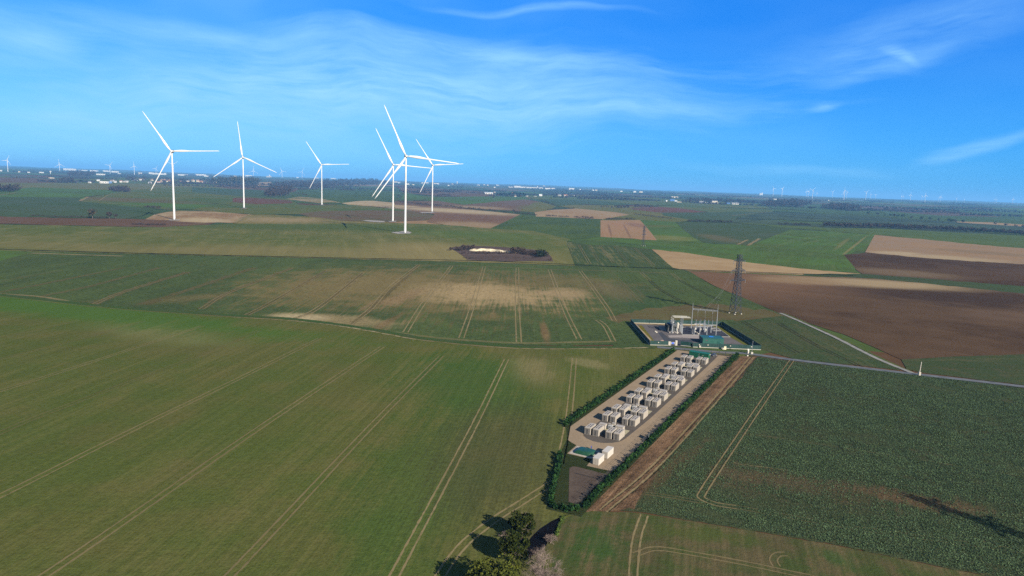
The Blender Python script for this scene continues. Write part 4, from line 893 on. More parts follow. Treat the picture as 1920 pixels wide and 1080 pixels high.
hedge('long clipped green hedge along the left side of the battery yard', [S(-20.5, 3.8)[:2], S(-20.3, 133.5)[:2]], 2.0, .85)
hedge('long clipped green hedge beside the dirt track, right of the battery yard', [S(8.75, 143)[:2], S(8.75, -49.5)[:2]], 1.85, .85)
hedge('short green hedge bending round the basin corner at the bottom', [S(-10.6, -21.5)[:2], S(-6.5, -32.5)[:2], S(-2.6, -43)[:2], S(.9, -51.8)[:2], S(3.2, -53.2)[:2], S(6.5, -52.4)[:2], S(8.6, -50.2)[:2]], 1.9, .8)

# a person by the tank
def person():
    t = bpy.data.meshes.new('p'); H_ = 1.25
    J = {}; V = []; E = []; RD = []
    def a(n, x, y, z, r, par=None):
        J[n] = len(V); V.append((x*H_, y*H_, z*H_)); RD.append(r*H_)
        if par: E.append((J[par], J[n]))
    a('pelvis', 0, 0, .52, .085); a('waist', 0, 0, .62, .078, 'pelvis'); a('chest', 0, 0, .74, .095, 'waist'); a('neck', 0, -.005, .845, .036, 'chest'); a('jaw', 0, -.018, .88, .048, 'neck'); a('skull', 0, -.004, .945, .062, 'jaw'); a('crown', 0, 0, .985, .035, 'skull')
    a('nose', 0, -.075, .925, .012, 'skull')
    for s, k in ((-1, 'l'), (1, 'r')):
        a(k+'ear', s*.062, 0, .925, .012, 'skull')
        a(k+'hip', s*.055, 0, .49, .070, 'pelvis'); a(k+'knee', s*.07, -.012*s, .275, .045, k+'hip'); a(k+'ankle', s*.075, .015, .05, .028, k+'knee'); a(k+'toe', s*.085, -.07, .018, .022, k+'ankle')
        a(k+'sh', s*.115, 0, .79, .045, 'chest'); a(k+'elb', s*.15, .01, .61, .032, k+'sh'); a(k+'wri', s*.16, -.03, .46, .021, k+'elb'); a(k+'palm', s*.163, -.038, .425, .02, k+'wri')
        for q in range(4):
            a(f'{k}f{q}', s*.165, -.058+q*.013, .392-(.006 if q in (1, 2) else 0), .006, k+'palm'); a(f'{k}g{q}', s*.160, -.062+q*.013, .365-(.008 if q in (1, 2) else 0), .005, f'{k}f{q}')
        a(k+'th', s*.150, -.062, .41, .007, k+'palm')
    t.from_pydata(V, E, []); o = bpy.data.objects.new('person', t); link(o)
    md = o.modifiers.new('s', 'SKIN')
    for i, vv_ in enumerate(t.skin_vertices[0].data): vv_.radius = (RD[i], RD[i]); vv_.use_root = (i == 0)
    o.modifiers.new('d', 'SUBSURF').levels = 1
    dg = bpy.context.evaluated_depsgraph_get(); me = bpy.data.meshes.new_from_object(o.evaluated_get(dg)); o.modifiers.clear(); o.data = me
    skin = mat_plain('skin', (0.45, 0.27, 0.19), .6); blue = mat_plain('blue_workwear', (0.035, 0.055, 0.26), .8, var=.2, scale=6); shoe = mat_plain('shoe_black', (.02, .02, .02), .6)
    me.materials.clear(); [me.materials.append(x) for x in (blue, skin, shoe)]
    for f in me.polygons:
        z = f.center.z/H_; f.material_index = 1 if (z > .845 or (z < .455 and abs(f.center.x) > .135*H_)) else (2 if z < .06 else 0); f.use_smooth = True
    g = G(1108.5, 842.5); o.location = (g[0], g[1], .062); o.rotation_euler = (0, 0, R(25))
    tag(o, 'person in blue workwear standing upright behind the green water tank', 'person')
    h = MB(); h.tube([(0, .006*H_, .955*H_), (0, .008*H_, 1.0*H_), (0, .006*H_, 1.015*H_)], [.066*H_, .055*H_, .01*H_], 10); h.build('hair', mat_plain('hair_dark', (.03, .022, .018), .7), o, True)
person()

# the parked car
def car(label, loc, rz, sc):
    t = thing('parked_car', label, 'car', loc, rz); t.scale = (sc, sc, sc)
    paint = mat_plain('car_paint', (0.055, 0.065, 0.085), .25, var=.05, spec=.6); glass = mat_plain('car_glass', (0.010, 0.012, 0.016), .08, var=0, spec=.8)
    prof = [(-2.1, .35), (-2.15, .75), (-1.95, .95), (-1.0, 1.02), (-.35, 1.45), (1.1, 1.48), (1.85, 1.0), (2.1, .92), (2.15, .45), (2.0, .3)]
    V = []; F = []; n = len(prof)
    for y, k in ((-.88, 1), (-.84, 1), (.84, 1), (.88, 1)):
        for x, z in prof: V.append((x*(.97 if abs(y) > .85 else 1), y*(.80 if z > 1.2 else 1), z*(.985 if abs(y) > .85 else 1)))
    for L in range(3):
        for i in range(n): F.append((L*n+i, L*n+(i+1) % n, L*n+n+(i+1) % n, L*n+n+i))
    F.append(tuple(range(n-1, -1, -1))); F.append(tuple(range(3*n, 4*n)))
    b = MB(); b.add(V, F); b.build('body', paint, t)
    w = MB(); w.add([(-.98, -.70, 1.06), (-.98, .70, 1.06), (-.40, .64, 1.45), (-.40, -.64, 1.45)], [(0, 3, 2, 1)]); o = w.build('windscreen', glass, t); o.location = (-.03, 0, .02)
    w = MB(); w.add([(1.78, -.70, 1.06), (1.78, .70, 1.06), (1.16, .64, 1.47), (1.16, -.64, 1.47)], [(0, 1, 2, 3)]); o = w.build('rear_window', glass, t); o.location = (.03, 0, .02)
    for s in (-1, 1):
        w = MB(); w.add([(-.85, s*.885, 1.04), (1.5, s*.885, 1.04), (1.05, s*.745, 1.40), (-.35, s*.745, 1.40)], [(0, 1, 2, 3)]); w.build('side_window', glass, t)
        MB().box((-2.12, s*.6, .72), (.10, .35, .16)).build('headlight', SHEDW, t); MB().box((2.13, s*.62, .78), (.08, .3, .18)).build('tail_light', mat_plain('tail_red', (.3, .02, .02), .3), t)
        for x in (-1.35, 1.35):
            wh = MB(); wh.tube([(x, s*.72, .32), (x, s*.93, .32)], .32, 16); wo = wh.build('wheel', mat_plain('tyre_black', (.02, .02, .02), .8), t)
            MB().tube([(x, s*.93, .32), (x, s*.945, .32)], .19, 10).build('rim', GREYM, wo)
car('small dark blue-grey car parked inside the far gates', S(-1.0, 136.0, .066), SRZ+R(72), .82)

# ------------------------------------------------------------------ the substation
def sp(x, y): return G(1160+x/6.857, 560+y/6.857)[:2]
def tp(x, y): return G(1220+x/10.8, 560+y/10.8)[:2]
YARD2 = mat_gravel('substation_gravel', (0.105, 0.098, 0.102), (0.125, 0.115, 0.118), (0.08, 0.072, 0.072), 1.2, .4)
BLK = mat_gravel('blue_black_gravel', (0.040, 0.044, 0.062), (0.052, 0.055, 0.074), (0.025, 0.027, 0.038), 1.2, .4)
sheet('substation_yard', [(73.2, 348), (72.6, 405), (127.8, 407.4), (129.6, 346)], YARD2, .05)
sheet('lawn', [sp(250, 340), sp(300, 345), sp(470, 560), sp(405, 585), sp(330, 470)], fld((0.14, 0.115, 0.02), (0.09, 0.095, 0.02), big=.1, bump=.5, speck=.8, speckk=.4), .056)
sheet('lawn', [(121.5, 404), (127.3, 406.6), (129, 347.5), (124.8, 356), (123.2, 374), (122.4, 396)], fld((0.11, 0.105, 0.018), (0.085, 0.092, 0.02), big=.1, bump=.5, speck=.8, speckk=.4), .056)
sheet('bare_strip', [(73.3, 402.3), (73.2, 405), (120, 407), (120.3, 403.2)], mat_gravel('sandy_strip', (0.30, 0.22, 0.11), (0.26, 0.20, 0.11), (0.15, .12, .06)), .058)
sheet('bare_strip', [(73.5, 352), (73.2, 402.2), (75.2, 402.2), (76.2, 360)], mat_gravel('sandy_strip_pale', (0.34, 0.27, 0.18), (0.28, 0.22, 0.14), (0.15, .12, .06)), .0585)
sheet('road', [tp(150, 690), tp(230, 680), tp(360, 800), tp(600, 830), tp(840, 830), (95, 347.2), (83, 348.6), tp(290, 870)], mat_plain('substation_asphalt', (0.035, 0.037, 0.045), .9, var=.2, scale=.4), .062)
def kerbed(pts, mat, z, kerb):
    sheet('gravel_bed', pts, mat, z); b = MB(); n = len(pts)
    for i in range(n):
        a, c = np.array(pts[i]), np.array(pts[(i+1) % n]); L = np.linalg.norm(c-a); d = c-a; m_ = (a+c)/2
        b.box((m_[0], m_[1], .1), (L-.25, .22, .2), math.atan2(d[1], d[0]))
    tag(b.build('kerb', kerb), kind='structure')
KERB = mat_plain('white_kerb', (0.40, 0.39, 0.36), .8, var=.1)
kerbed([tp(640, 735), tp(1000, 740), tp(1440, 775), tp(1605, 778), tp(1365, 600), tp(1180, 570), (101.9, 397.3), tp(640, 560)], BLK, .064, KERB)
kerbed([tp(1270, 655), tp(1420, 655), tp(1350, 595), tp(1215, 610)], YARD2, .068, KERB)
sheet('concrete_slab', [tp(350, 745), tp(640, 738), tp(975, 745), tp(975, 820), tp(640, 790), tp(380, 790)], mat_plain('slab_concrete', (0.27, 0.235, 0.22), .9, var=.2), .07)
PANEL = mat_plain('fence_dark_green', (0.008, 0.040, 0.036), .55, var=.12, scale=.4)
PLINTH = mat_plain('plinth_white', (0.42, 0.40, 0.35), .8, var=.1)
def solid_fence(label, a, b_, h=2.35, name='perimeter_fence', cat='fence', group='green perimeter fence runs'):
    a, b_ = np.array(a, float), np.array(b_, float); L = np.linalg.norm(b_-a); d = (b_-a)/L
    t = thing(name, label, cat, (a[0], a[1], .0), math.atan2(d[1], d[0]), group)
    p = MB(); p.box((L/2, 0, .27+(h-.27)/2), (L, .06, h-.27))
    for x in np.arange(0, L+.01, 1.25): p.box((x, 0, .27+(h-.27)/2), (.09, .15, h-.26))
    p.box((L/2, 0, h), (L, .12, .07)); p.build('panel', PANEL, t)
    q = MB(); q.box((L/2, 0, .135), (L, .24, .27)); q.build('plinth', PLINTH, t)
    return t
solid_fence('dark green fence run with white plinth left of the substation gate', (73, 347.7), (82.4, 348.2)); solid_fence('long dark green fence run with white plinth right of the substation gate', (95.0, 346.4), (129.9, 345.7))
solid_fence('dark green fence run along the shaded left side of the substation', (72.8, 348.0), (72.4, 405.3)); solid_fence('teal-lit green fence run along the back of the substation', (72.6, 405.5), (128, 407.8))
solid_fence('dark blue-green fence run along the right side of the substation', (128.2, 407.6), (130.1, 346.0), 2.5)
t = solid_fence('black sliding gate leaf standing open at the substation entrance', (89.3, 349.3), (95.0, 347.2), 2.3, 'sliding_gate', 'gate', None)
tag(MB().box((86.8, 349.0, 1.35), (1.1, .9, 2.7), bev=.04).build('gate_pillar', PLINTH), 'stout white pillar at the left side of the substation gateway', 'pillar')
tag(MB().box((83.2, 348.6, 1.05), (1.2, .8, 2.1), bev=.04).build('gate_pillar', PLINTH), 'white pillar beside the blue gate sign at the substation', 'pillar')
t = thing('gate_sign', 'blue and white sign board between the two white gate pillars', 'sign', (85.0, 348.6, .05))
MB().box((0, 0, 1.25), (1.9, .08, 1.1)).build('board', PLINTH, t); MB().box((0, -.055, 1.25), (1.35, .03, .8)).build('blue_panel', mat_plain('sign_blue', (0.02, 0.10, 0.62), .4), t)
for x in (-.75, .75): MB().tube([(x, .03, 0), (x, .03, 1.7)], .05, 6).build('post', GREYM, t)
CREAM = mat_plain('cabinet_cream', (0.66, 0.62, 0.42), .6)
def cabinet(label, x, y, w, h, mt=None):
    t = thing('utility_cabinet', label, 'cabinet', (x, y, .05), 0, 'utility cabinets along the substation fence'); mt = mt or PLINTH
    MB().box((0, 0, h/2), (w, w*.7, h), bev=.03).build('body', mt, t); MB().box((0, 0, h+.03), (w*1.1, w*.8, .07)).build('lid', mt, t); MB().box((w*.1, -w*.36, h*.5), (w*.7, .03, h*.75)).build('door', mt, t)
cabinet('small white cabinet in front of the fence, right of the sliding gate', *sp(1043, 630), .95, 1.0)
cabinet('tall cream cabinet in front of the long fence run', *sp(1365, 655), 1.1, 1.6, CREAM); cabinet('low white cabinet touching the tall cream one', *sp(1342, 655), .8, .9)
def notice(label, x, y, z):
    tag(MB().box((x, y, z), (.6, .05, .42)).build('warning_notice', PLINTH), label, 'notice', 'small white notices on the green fence')
for (x, y), lab in zip([(77.3, 347.8), (98.2, 346.2), (102.6, 346.1), (114.2, 345.9), (125.0, 345.65)], ['small white notice on the short fence run left of the gateway', 'small white notice on the fence just right of the sliding gate', 'small white notice on the fence in front of the green building', 'small white notice on the fence right of the cream cabinet', 'small white notice near the right end of the long fence']):
    notice(lab, x, y-.12, 1.55)
def green_building():
    t = thing('control_building', 'teal green flat-roofed control building behind the substation fence', 'building', (108.0, 358.8, .05), R(-1))
    w = mat_plain('teal_wall', (0.010, 0.080, 0.062), .55, var=.08); MB().box((0, 0, 1.5), (11.1, 7.4, 3.0)).build('wall', w, t)
    r = MB(); r.box((0, 0, 3.06), (11.4, 7.7, .14)); ro = r.build('roof', mat_plain('teal_roof', (0.014, 0.085, 0.078), .5, var=.1), t)
    MB().box((-.2, .6, 3.18), (2.4, 1.7, .12)).build('skylight', mat_plain('skylight_blue', (0.03, 0.17, 0.62), .25), ro)
    d = MB().box((3.3, -3.73, 1.1), (1.8, .08, 2.1)).build('door', mat_plain('teal_door', (0.008, 0.07, 0.06), .5), t); MB().box((3.9, -3.79, 1.1), (.08, .06, .3)).build('handle', GREYM, d)
    MB().box((-3.5, -3.73, 1.9), (1.2, .06, .6)).build('vent', DARKG, t)
green_building()
GALV = mat_plain('galvanised_steel', (0.27, 0.29, 0.32), .45, metal=.3, var=.12, scale=.6)
INS = mat_plain('insulator_grey', (0.24, 0.25, 0.27), .4)
def portal():
    a, b_ = np.array([102.8, 381.5]), np.array([116.0, 378.0]); d = b_-a; L = np.linalg.norm(d)
    t = thing('portal_gantry', 'tall two-legged steel gantry with a cross beam over the switchgear', 'gantry', (a[0], a[1], .05), math.atan2(d[1], d[0]))
    for x in (0, L):
        b = MB(); b.tube([(x, 0, 0), (x, 0, 9), (x, 0, 14.3)], [.26, .22, .18], 10); b.build('leg', GALV, t); MB().tube([(x, 0, 14.3), (x, 0, 17.6)], [.15, .07], 8).build('lightning_rod', GALV, t)
    b = MB(); 
    for z in (13.7, 14.2): b.bar((0, -.2, z), (L, -.2, z), .16); b.bar((0, .2, z), (L, .2, z), .16)
    for i in range(14): b.bar((L*i/14, -.2, 13.7 if i % 2 else 14.2), (L*(i+1)/14, -.2, 14.2 if i % 2 else 13.7), .07)
    b.build('beam', GALV, t)
    for k, x in enumerate((3.0, 7.0, 11.0)):
        s = MB(); s.tube([(x, -.2, 13.7)]+[(x, -.2, 13.5-.18*q) for q in range(8)], .07, 6)
        for q in range(7): s.tube([(x, -.2, 13.45-.2*q), (x, -.2, 13.38-.2*q)], .17, 8)
        s.build('insulator_string', INS, t)
        c = MB(); P_ = [Vector((x, -.2, 12.1))*(1-u)+Vector((x+.4, 1.2+.3*k, 8.6))*u-Vector((0, 0, 1.2*math.sin(math.pi*u))) for u in np.linspace(0, 1, 8)]; c.tube(P_, .05, 5); c.build('dropper_cable', INS, t)
portal()
def post_insulator(b, x, y, z0, z1, r=.13):
    b.tube([(x, y, z0), (x, y, z1)], r*.6, 8)
    n = int((z1-z0)/.22)
    for q in range(n): b.tube([(x, y, z0+.1+q*.22), (x, y, z0+.16+q*.22)], r*1.25, 8)
def switch_stand(label, x, y, h, w, rz, three=True):
    t = thing('disconnector', label, 'switchgear', (x, y, .05), rz, 'switchgear stands under the gantry')
    b = MB()
    for s in (-1, 1): b.box((s*w*.32, 0, h*.27), (.42, .36, h*.54)); b.box((s*w*.32, 0, .1), (.7, .7, .2))
    b.build('support', GALV, t); b = MB(); b.box((0, 0, h*.55), (w, .4, .34)); b.build('beam', GALV, t)
    for s in ((-1, 0, 1) if three else (-1, 1)):
        q = MB(); post_insulator(q, s*w*.40, 0, h*.57, h*.9, .16); q.build('insulator', INS, t)
    b = MB()
    for s in ((-1, 0, 1) if three else (-1, 1)): b.tube([(s*w*.40, -1.3, h*.92), (s*w*.40, 1.3, h*.92)], .09, 6)
    b.build('contact_arm', GALV, t)
switch_stand('grey disconnector stand in front, directly beneath the gantry beam', 109.3, 379.5, 8.2, 6.2, R(-6)); switch_stand('grey disconnector stand at the right, beside the gantry leg', 113.6, 385.8, 7.6, 5.6, R(-6)); switch_stand('grey disconnector stand at the back of the dark gravel', 111.0, 392.5, 6.4, 6.5, R(-4))
def breaker(label, x, y, h):
    t = thing('circuit_breaker', label, 'switchgear', (x, y, .05), 0, 'circuit breakers on the dark gravel')
    MB().box((0, 0, h*.26), (.55, .5, h*.52)).build('support', GALV, t); MB().box((.1, -.38, h*.3), (.8, .5, 1.0), bev=.03).build('control_box', SHEDW, t)
    b = MB(); post_insulator(b, 0, 0, h*.52, h*.8, .2); b.build('insulator', INS, t); b = MB(); b.tube([(-.7, 0, h*.86), (.7, 0, h*.86)], .22, 10); b.build('head', SHEDW, t)
for (x, y, h), lab in zip([(106.8, 388, 4.6), (109.6, 387.2, 4.6), (112.4, 386.4, 4.6)], ['pale breaker post at the left of the trio behind the gantry', 'pale breaker post in the middle of the trio behind the gantry', 'pale breaker post at the right of the trio behind the gantry']): breaker(lab, x, y, h)
for (x, y), lab in zip([tp(815, 680), tp(848, 710), tp(876, 735)], ['slim grey post, rearmost of three in a row left of the gantry', 'slim grey post, middle of three in a row left of the gantry', 'slim grey post, front one of three in a row left of the gantry']):
    t = thing('surge_arrester', lab, 'switchgear', (x, y, .05), 0, 'slim posts left of the gantry'); MB().box((0, 0, .1), (.6, .6, .2)).build('foot', GALV, t); MB().tube([(0, 0, .2), (0, 0, 2.0)], .2, 8).build('pole', GALV, t); b = MB(); post_insulator(b, 0, 0, 2.0, 3.4, .17); b.build('insulator', INS, t)
for (x, y), lab in zip([tp(903, 680), tp(932, 702), tp(965, 722)], ['low concrete block behind two others on the dark gravel', 'low concrete block between two others on the dark gravel', 'low concrete block in front of two others on the dark gravel']):
    tag(MB().box((x, y, .3), (.7, .6, .6), bev=.05).build('concrete_block', PLINTH), lab, 'block', 'low blocks on the dark gravel')
def power_transformer():
    t = thing('power_transformer', 'large dark power transformer with radiators on a concrete base', 'transformer', (93.0, 385.5, .07), R(8)); dk = mat_plain('transformer_dark', (0.05, 0.058, 0.062), .5, var=.15)
    MB().box((0, -1, .25), (7.5, 9, .5)).build('base', mat_plain('bund', (0.27, 0.25, 0.24), .9), t); MB().box((-.6, 0, 2.5), (3.4, 6.0, 4.0), bev=.1).build('tank', dk, t)
    for s in (-1, 1):
        r = MB()
        for q in np.linspace(-2.5, 2.5, 12): r.box((-.6+s*2.4, q, 2.4), (1.2, .14, 3.2))
        r.build('radiator', GALV if s > 0 else dk, t)
    b = MB(); b.tube([(-.6, -2.6, 5.6), (-.6, 2.0, 5.6)], .55, 12); b.tube([(-.6, -1.5, 4.4), (-.6, -1.5, 5.3)], .12, 6); b.tube([(-.6, 1.5, 4.4), (-.6, 1.5, 5.3)], .12, 6); b.build('conservator', GALV, t)
    for q in (-1.8, 0, 1.8):
        b = MB(); post_insulator(b, .7, q, 4.4, 6.8, .22); b.build('bushing', INS, t)
power_transformer()
def busbars():
    t = thing('busbar_frame', 'grey frame of tall posts carrying three pale horizontal pipes', 'busbar', (92.6, 381.5, .05), 0); pale = mat_plain('busbar_pale', (0.38, 0.38, 0.35), .4)
    for q, (y, L) in enumerate(((2.6, 8.6), (.3, 9.0), (-2.2, 9.0))):
        b = MB(); b.tube([(-1.0, y, 5.6), (-.9, y, 8.4), (-.5, y, 9.05), (.2, y, 9.2), (L, y, 9.2)], .15, 8); b.build('pipe', pale, t)
        b = MB(); b.box((-1.0, y, 2.4), (.5, .5, 4.8)); b.build('column', GALV, t); b = MB(); post_insulator(b, -1.0, y, 4.8, 5.7, .18); b.build('insulator', INS, t)
    for y in (2.6, .3, -2.2):
        b = MB(); b.box((4.6, y, 2.3), (.55, .5, 4.6)); b.build('column', GALV, t); b = MB(); post_insulator(b, 4.6, y, 4.6, 9.1, .18); b.build('insulator', INS, t)
    b = MB(); b.box((4.6, .2, 4.75), (.4, 6.2, .3)); b.box((-1, .2, 4.95), (.4, 6.2, .3)); b.box((1.8, -2.2, 5.0), (5.8, .3, .25)); b.build('beam', GALV, t)
    b = MB(); b.tube([(1.7, -2.8, 3.2), (1.7, -2.8, 6.4)], .62, 14); b.tube([(1.7, -2.8, 0), (1.7, -2.8, 3.2)], .3, 10); b.build('voltage_column', PLINTH, t)
busbars()
t = thing('cable_trench_ramp', 'pale concrete ramp slab left of the power transformer', 'ramp', (88.8, 388.5, .05), R(5)); MB().add([(-2.2, -3, 0), (2.2, -3, .2), (2.2, 3, 1.6), (-2.2, 3, 1.6), (-2.2, -3, -.2), (2.2, -3, -.2), (2.2, 3, -.2), (-2.2, 3, -.2)], [(0, 1, 2, 3), (0, 4, 5, 1), (1, 5, 6, 2), (2, 6, 7, 3), (3, 7, 4, 0)]).build('slab', mat_plain('ramp_pale', (0.22, 0.22, 0.21), .8), t)
b = MB(); b.tube([(0, 0, 0), (0, 0, .5), (0, 0, .95), (0, 0, 1.15)], [1.45, 1.4, 1.0, .2], 14); o = b.build('sand_heap', mat_plain('salmon_sand', (0.42, 0.27, 0.21), .95, var=.15, bump=.4), None, True, (*tp(225, 885), .05)); tag(o, 'small salmon coloured sand heap behind the left fence run', 'heap')
for (x, y), lab in zip([tp(118, 690), tp(95, 672)], ['pale curved kerb stone lying on the grey gravel, nearer one', 'pale curved kerb stone lying on the grey gravel, farther one']):
    tag(MB().box((x, y, .3), (1.2, .5, .5), .5, bev=.08).build('kerb_stone', PLINTH), lab, 'stone', 'kerb stones on the gravel')
def lamp_post():
    x, y = sp(1710, 712); t = thing('lamp_post', 'thin grey post beside the road by the right corner of the substation', 'post', (x, y, .05)); MB().box((0, 0, .5), (1.1, .9, 1.0), bev=.06).build('base', PLINTH, t); MB().tube([(0, 0, 1.0), (.05, 0, 6.6)], [.12, .08], 8).build('pole', GALV, t); MB().box((.05, -.2, 6.6), (.25, .5, .12)).build('lamp_head', GALV, t)
lamp_post()
x, y = sp(1660, 705); t = thing('utility_cabinet', 'tilted white cabinet with a dish, left of the roadside lamp post', 'cabinet', (x, y, .05), .4); MB().box((0, 0, .6), (1.0, .8, 1.2), .2, bev=.05).build('body', SHEDW, t); b = MB(); b.tube([(.2, -.1, 1.7), (.28, -.3, 1.78)], [.75, .3], 12); b.build('dish', SHEDW, t); MB().tube([(0, 0, 1.1), (.2, -.1, 1.7)], .07, 6).build('bracket', GREYM, t)
tag(MB().box((*sp(1655, 740), .3), (.8, .6, .6), .3, bev=.06).build('concrete_block', PLINTH), 'small white block on the ground below the tilted cabinet', 'block')
g = G(1723.5, 704); t = thing('marker_post', 'lone white post on a stone base beside the road junction', 'post', (g[0], g[1], .05)); MB().box((0, 0, .8), (.95, .9, 1.6), bev=.06).build('base', mat_plain('stone_base', (0.42, 0.39, 0.34), .9), t); MB().tube([(0, 0, 1.6), (.25, 0, 6.4)], [.2, .16], 8).build('pole', SHEDW, t)

# ------------------------------------------------------------------ lattice pylon
PYL = mat_plain('pylon_steel', (0.045, 0.055, 0.075), .55, metal=.2, var=.25, scale=.4)
def pylon(label, loc, rz, Hh=40.0, wk=1.0):
    t = thing('lattice_pylon', label, 'pylon', loc, rz, None); s = Hh/40
    lv = [0, 5, 9.5, 13.5, 17, 20.3, 22.4, 24.4, 26.4, 28.4, 30.4, 32.3, 34.2, 36, 38, 40]
    def wd(z): return (2.75-(z/20.3)*1.25 if z < 20.3 else 1.5-(z-20.3)/19.7*.5)
    b = MB(); br = MB()
    for sx, sy in ((1, 1), (1, -1), (-1, -1), (-1, 1)):
        for z0, z1 in zip(lv[:-1], lv[1:]): b.bar((sx*wd(z0)*s, sy*wd(z0)*s, z0*s), (sx*wd(z1)*s, sy*wd(z1)*s, z1*s), .42*wk)
    for i, (z0, z1) in enumerate(zip(lv[:-1], lv[1:])):
        for (ax, ay), (bx, by) in (((1, 1), (1, -1)), ((1, -1), (-1, -1)), ((-1, -1), (-1, 1)), ((-1, 1), (1, 1))):
            a0, a1 = wd(z0)*s, wd(z1)*s; br.bar((ax*a0, ay*a0, z0*s), (bx*a1, by*a1, z1*s), .22*wk); br.bar((bx*a0, by*a0, z0*s), (ax*a1, ay*a1, z1*s), .22*wk)
            if i: br.bar((ax*a0, ay*a0, z0*s), (bx*a0, by*a0, z0*s), .15*wk)
    b.build('leg_frame', PYL, t); br.build('bracing', PYL, t)
    for z, L in ((22.4, 6.6), (28.9, 5.8), (35.4, 4.8)):
        for sx in (-1, 1):
            a = MB(); w = wd(z)*s; tip = (sx*L*s, 0, (z+.2)*s)
            for sy in (-1, 1): a.bar((sx*w, sy*w, z*s), tip, .3); a.bar((sx*w, sy*w, (z+1.7)*s), tip, .16); a.bar((sx*w, sy*w, (z+1.7)*s), (sx*(w+L*s)/2, sy*w*.5, z*s), .12)
            ar = a.build('cross_arm', PYL, t); i_ = MB(); post_insulator(i_, sx*L*s*.98, 0, (z-1.9)*s, (z+.1)*s, .16); i_.build('insulator', INS, ar)
    for sx in (-1, 1):
        f = MB()
        for sy in (-1, 1): f.box((sx*2.75*s, sy*2.75*s, .2), (.9, .9, .5))
        f.build('footing', PLINTH, t)
    return t
PYP = G(1378, 588); pylon('tall grey lattice pylon standing in the bare earth behind the substation', (PYP[0], PYP[1], 0), R(24))
g = G(1206, 461); pylon('faint distant lattice pylon between the bare square field and the bright green strip', (g[0], g[1], 0), R(40), 29, .6)
pylon('lattice pylon outside the right edge whose long shadow falls across the dark green crop', (158, 115.5, 0), R(70), 40, .8)
def cables():
    rz = R(24); t = thing('overhead_cables', 'thin dark cables running from the pylon down to the gantry beam', 'cables', (0, 0, 0)); a, b_ = Vector((102.8, 381.5, 13.8)), Vector((116.0, 378.0, 13.8))
    for k, (z, L) in enumerate(((20.6, 6.6), (27.1, 5.8), (33.6, 4.8))):
        A = Vector((PYP[0]-math.cos(rz)*L, PYP[1]-math.sin(rz)*L, z)); B = a.lerp(b_, (3.0+4*k)/13.66); c = MB()
        c.tube([A.lerp(B, u)-Vector((0, 0, 2.0*math.sin(math.pi*u))) for u in np.linspace(0, 1, 14)], .018, 5); c.build('cable', INS, t)
cables()

# ------------------------------------------------------------------ trees, woods and hedgerows
BARK = mat_plain('bark_grey', (0.13, 0.105, 0.085), .95, var=.3, scale=1.2, spec=.1)
TWIG = mat_plain('bare_twigs', (0.20, 0.155, 0.14), .95, var=.25, scale=.8, spec=.1)
IVY = mat_leaf('ivy_leaves', (0.036, 0.046, 0.010), (0.020, 0.030, 0.008), .7, (0.058, 0.068, 0.014), 2.2)
YGL = mat_leaf('yellow_green_leaves', (0.085, 0.098, 0.018), (0.055, 0.070, 0.014), .6, (0.12, 0.125, 0.028), 2.0)
WINTER = mat_leaf('winter_twigs', (0.060, 0.045, 0.042), (0.045, 0.036, 0.034), .05, (0.075, 0.055, 0.045), .2)
WINTER_G = mat_leaf('winter_twigs_greenish', (0.065, 0.058, 0.036), (0.050, 0.046, 0.032), .05, (0.08, 0.065, 0.042), .2)
EVERG = mat_leaf('evergreen_leaves', (0.014, 0.022, 0.014), (0.020, 0.028, 0.016), .1, (0.028, 0.036, 0.018), .4)
SCRUB = mat_leaf('brown_scrub', (0.070, 0.050, 0.042), (0.050, 0.036, 0.030), .2, (0.10, 0.078, 0.055), .7)
def limb(b, p, d, L, r, depth, rnd, spread=.55, kids=3, tips=None):
    d = d.normalized(); pts = [p]; q = p.copy(); n = 3
    for i in range(n):
        d = (d+Vector((rnd.gauss(0, .12), rnd.gauss(0, .12), rnd.gauss(0, .06)+.03))).normalized(); q = q+d*(L/n); pts.append(q.copy())
    b.tube(pts, [r*(1-.45*i/n) for i in range(n+1)], 5 if r > .05 else 3, False)
    if tips is not None and depth <= 1: tips.append(q.copy())
    if depth > 0:
        for k in range(kids):
            a = rnd.uniform(0, 6.28); u = d.orthogonal().normalized(); w = d.cross(u)
            nd = d+(u*math.cos(a)+w*math.sin(a))*spread*rnd.uniform(.7, 1.4); t0 = pts[rnd.choice((2, 3, 3))]
            limb(b, t0, nd, L*rnd.uniform(.6, .82), max(r*.58, .012), depth-1, rnd, spread, kids, tips)
def leafy_tree(label, loc, h, cr, mat, seed, n=5200, leaf=.34, clumps=34, cz=.6, rv=None, group=None):
    rnd = random.Random(seed); t = thing('tree', label, 'tree', loc, 0, group); b = MB(); tips = []
    b.tube([(0, 0, -.1), (.1, .05, h*.18), (-.05, .1, h*.38)], [.38, .28, .22], 8)
    for k in range(5): limb(b, Vector((0, .05, h*rnd.uniform(.15, .38))), Vector((math.cos(k*1.26), math.sin(k*1.26), 1.1)), h*.26, .15, 2, rnd, .6, 3)
    b.build('trunk', BARK, t)
    C = []
    for i in range(clumps):
        d = np.array([rnd.gauss(0, 1), rnd.gauss(0, 1), rnd.gauss(0, 1)]); d /= np.linalg.norm(d); k = rnd.uniform(.35, .92)
        c = np.array([d[0]*cr*k, d[1]*cr*k, h*cz+d[2]*(rv or h*.38)*k]); s = cr*rnd.uniform(.22, .42); C.append(blob(c, (s, s, s*.85), n//clumps, .35))
    P_ = np.vstack(C); P_ = P_[P_[:, 2] > .25]; np_quads('crown', cards(P_, leaf), mat, t); return t
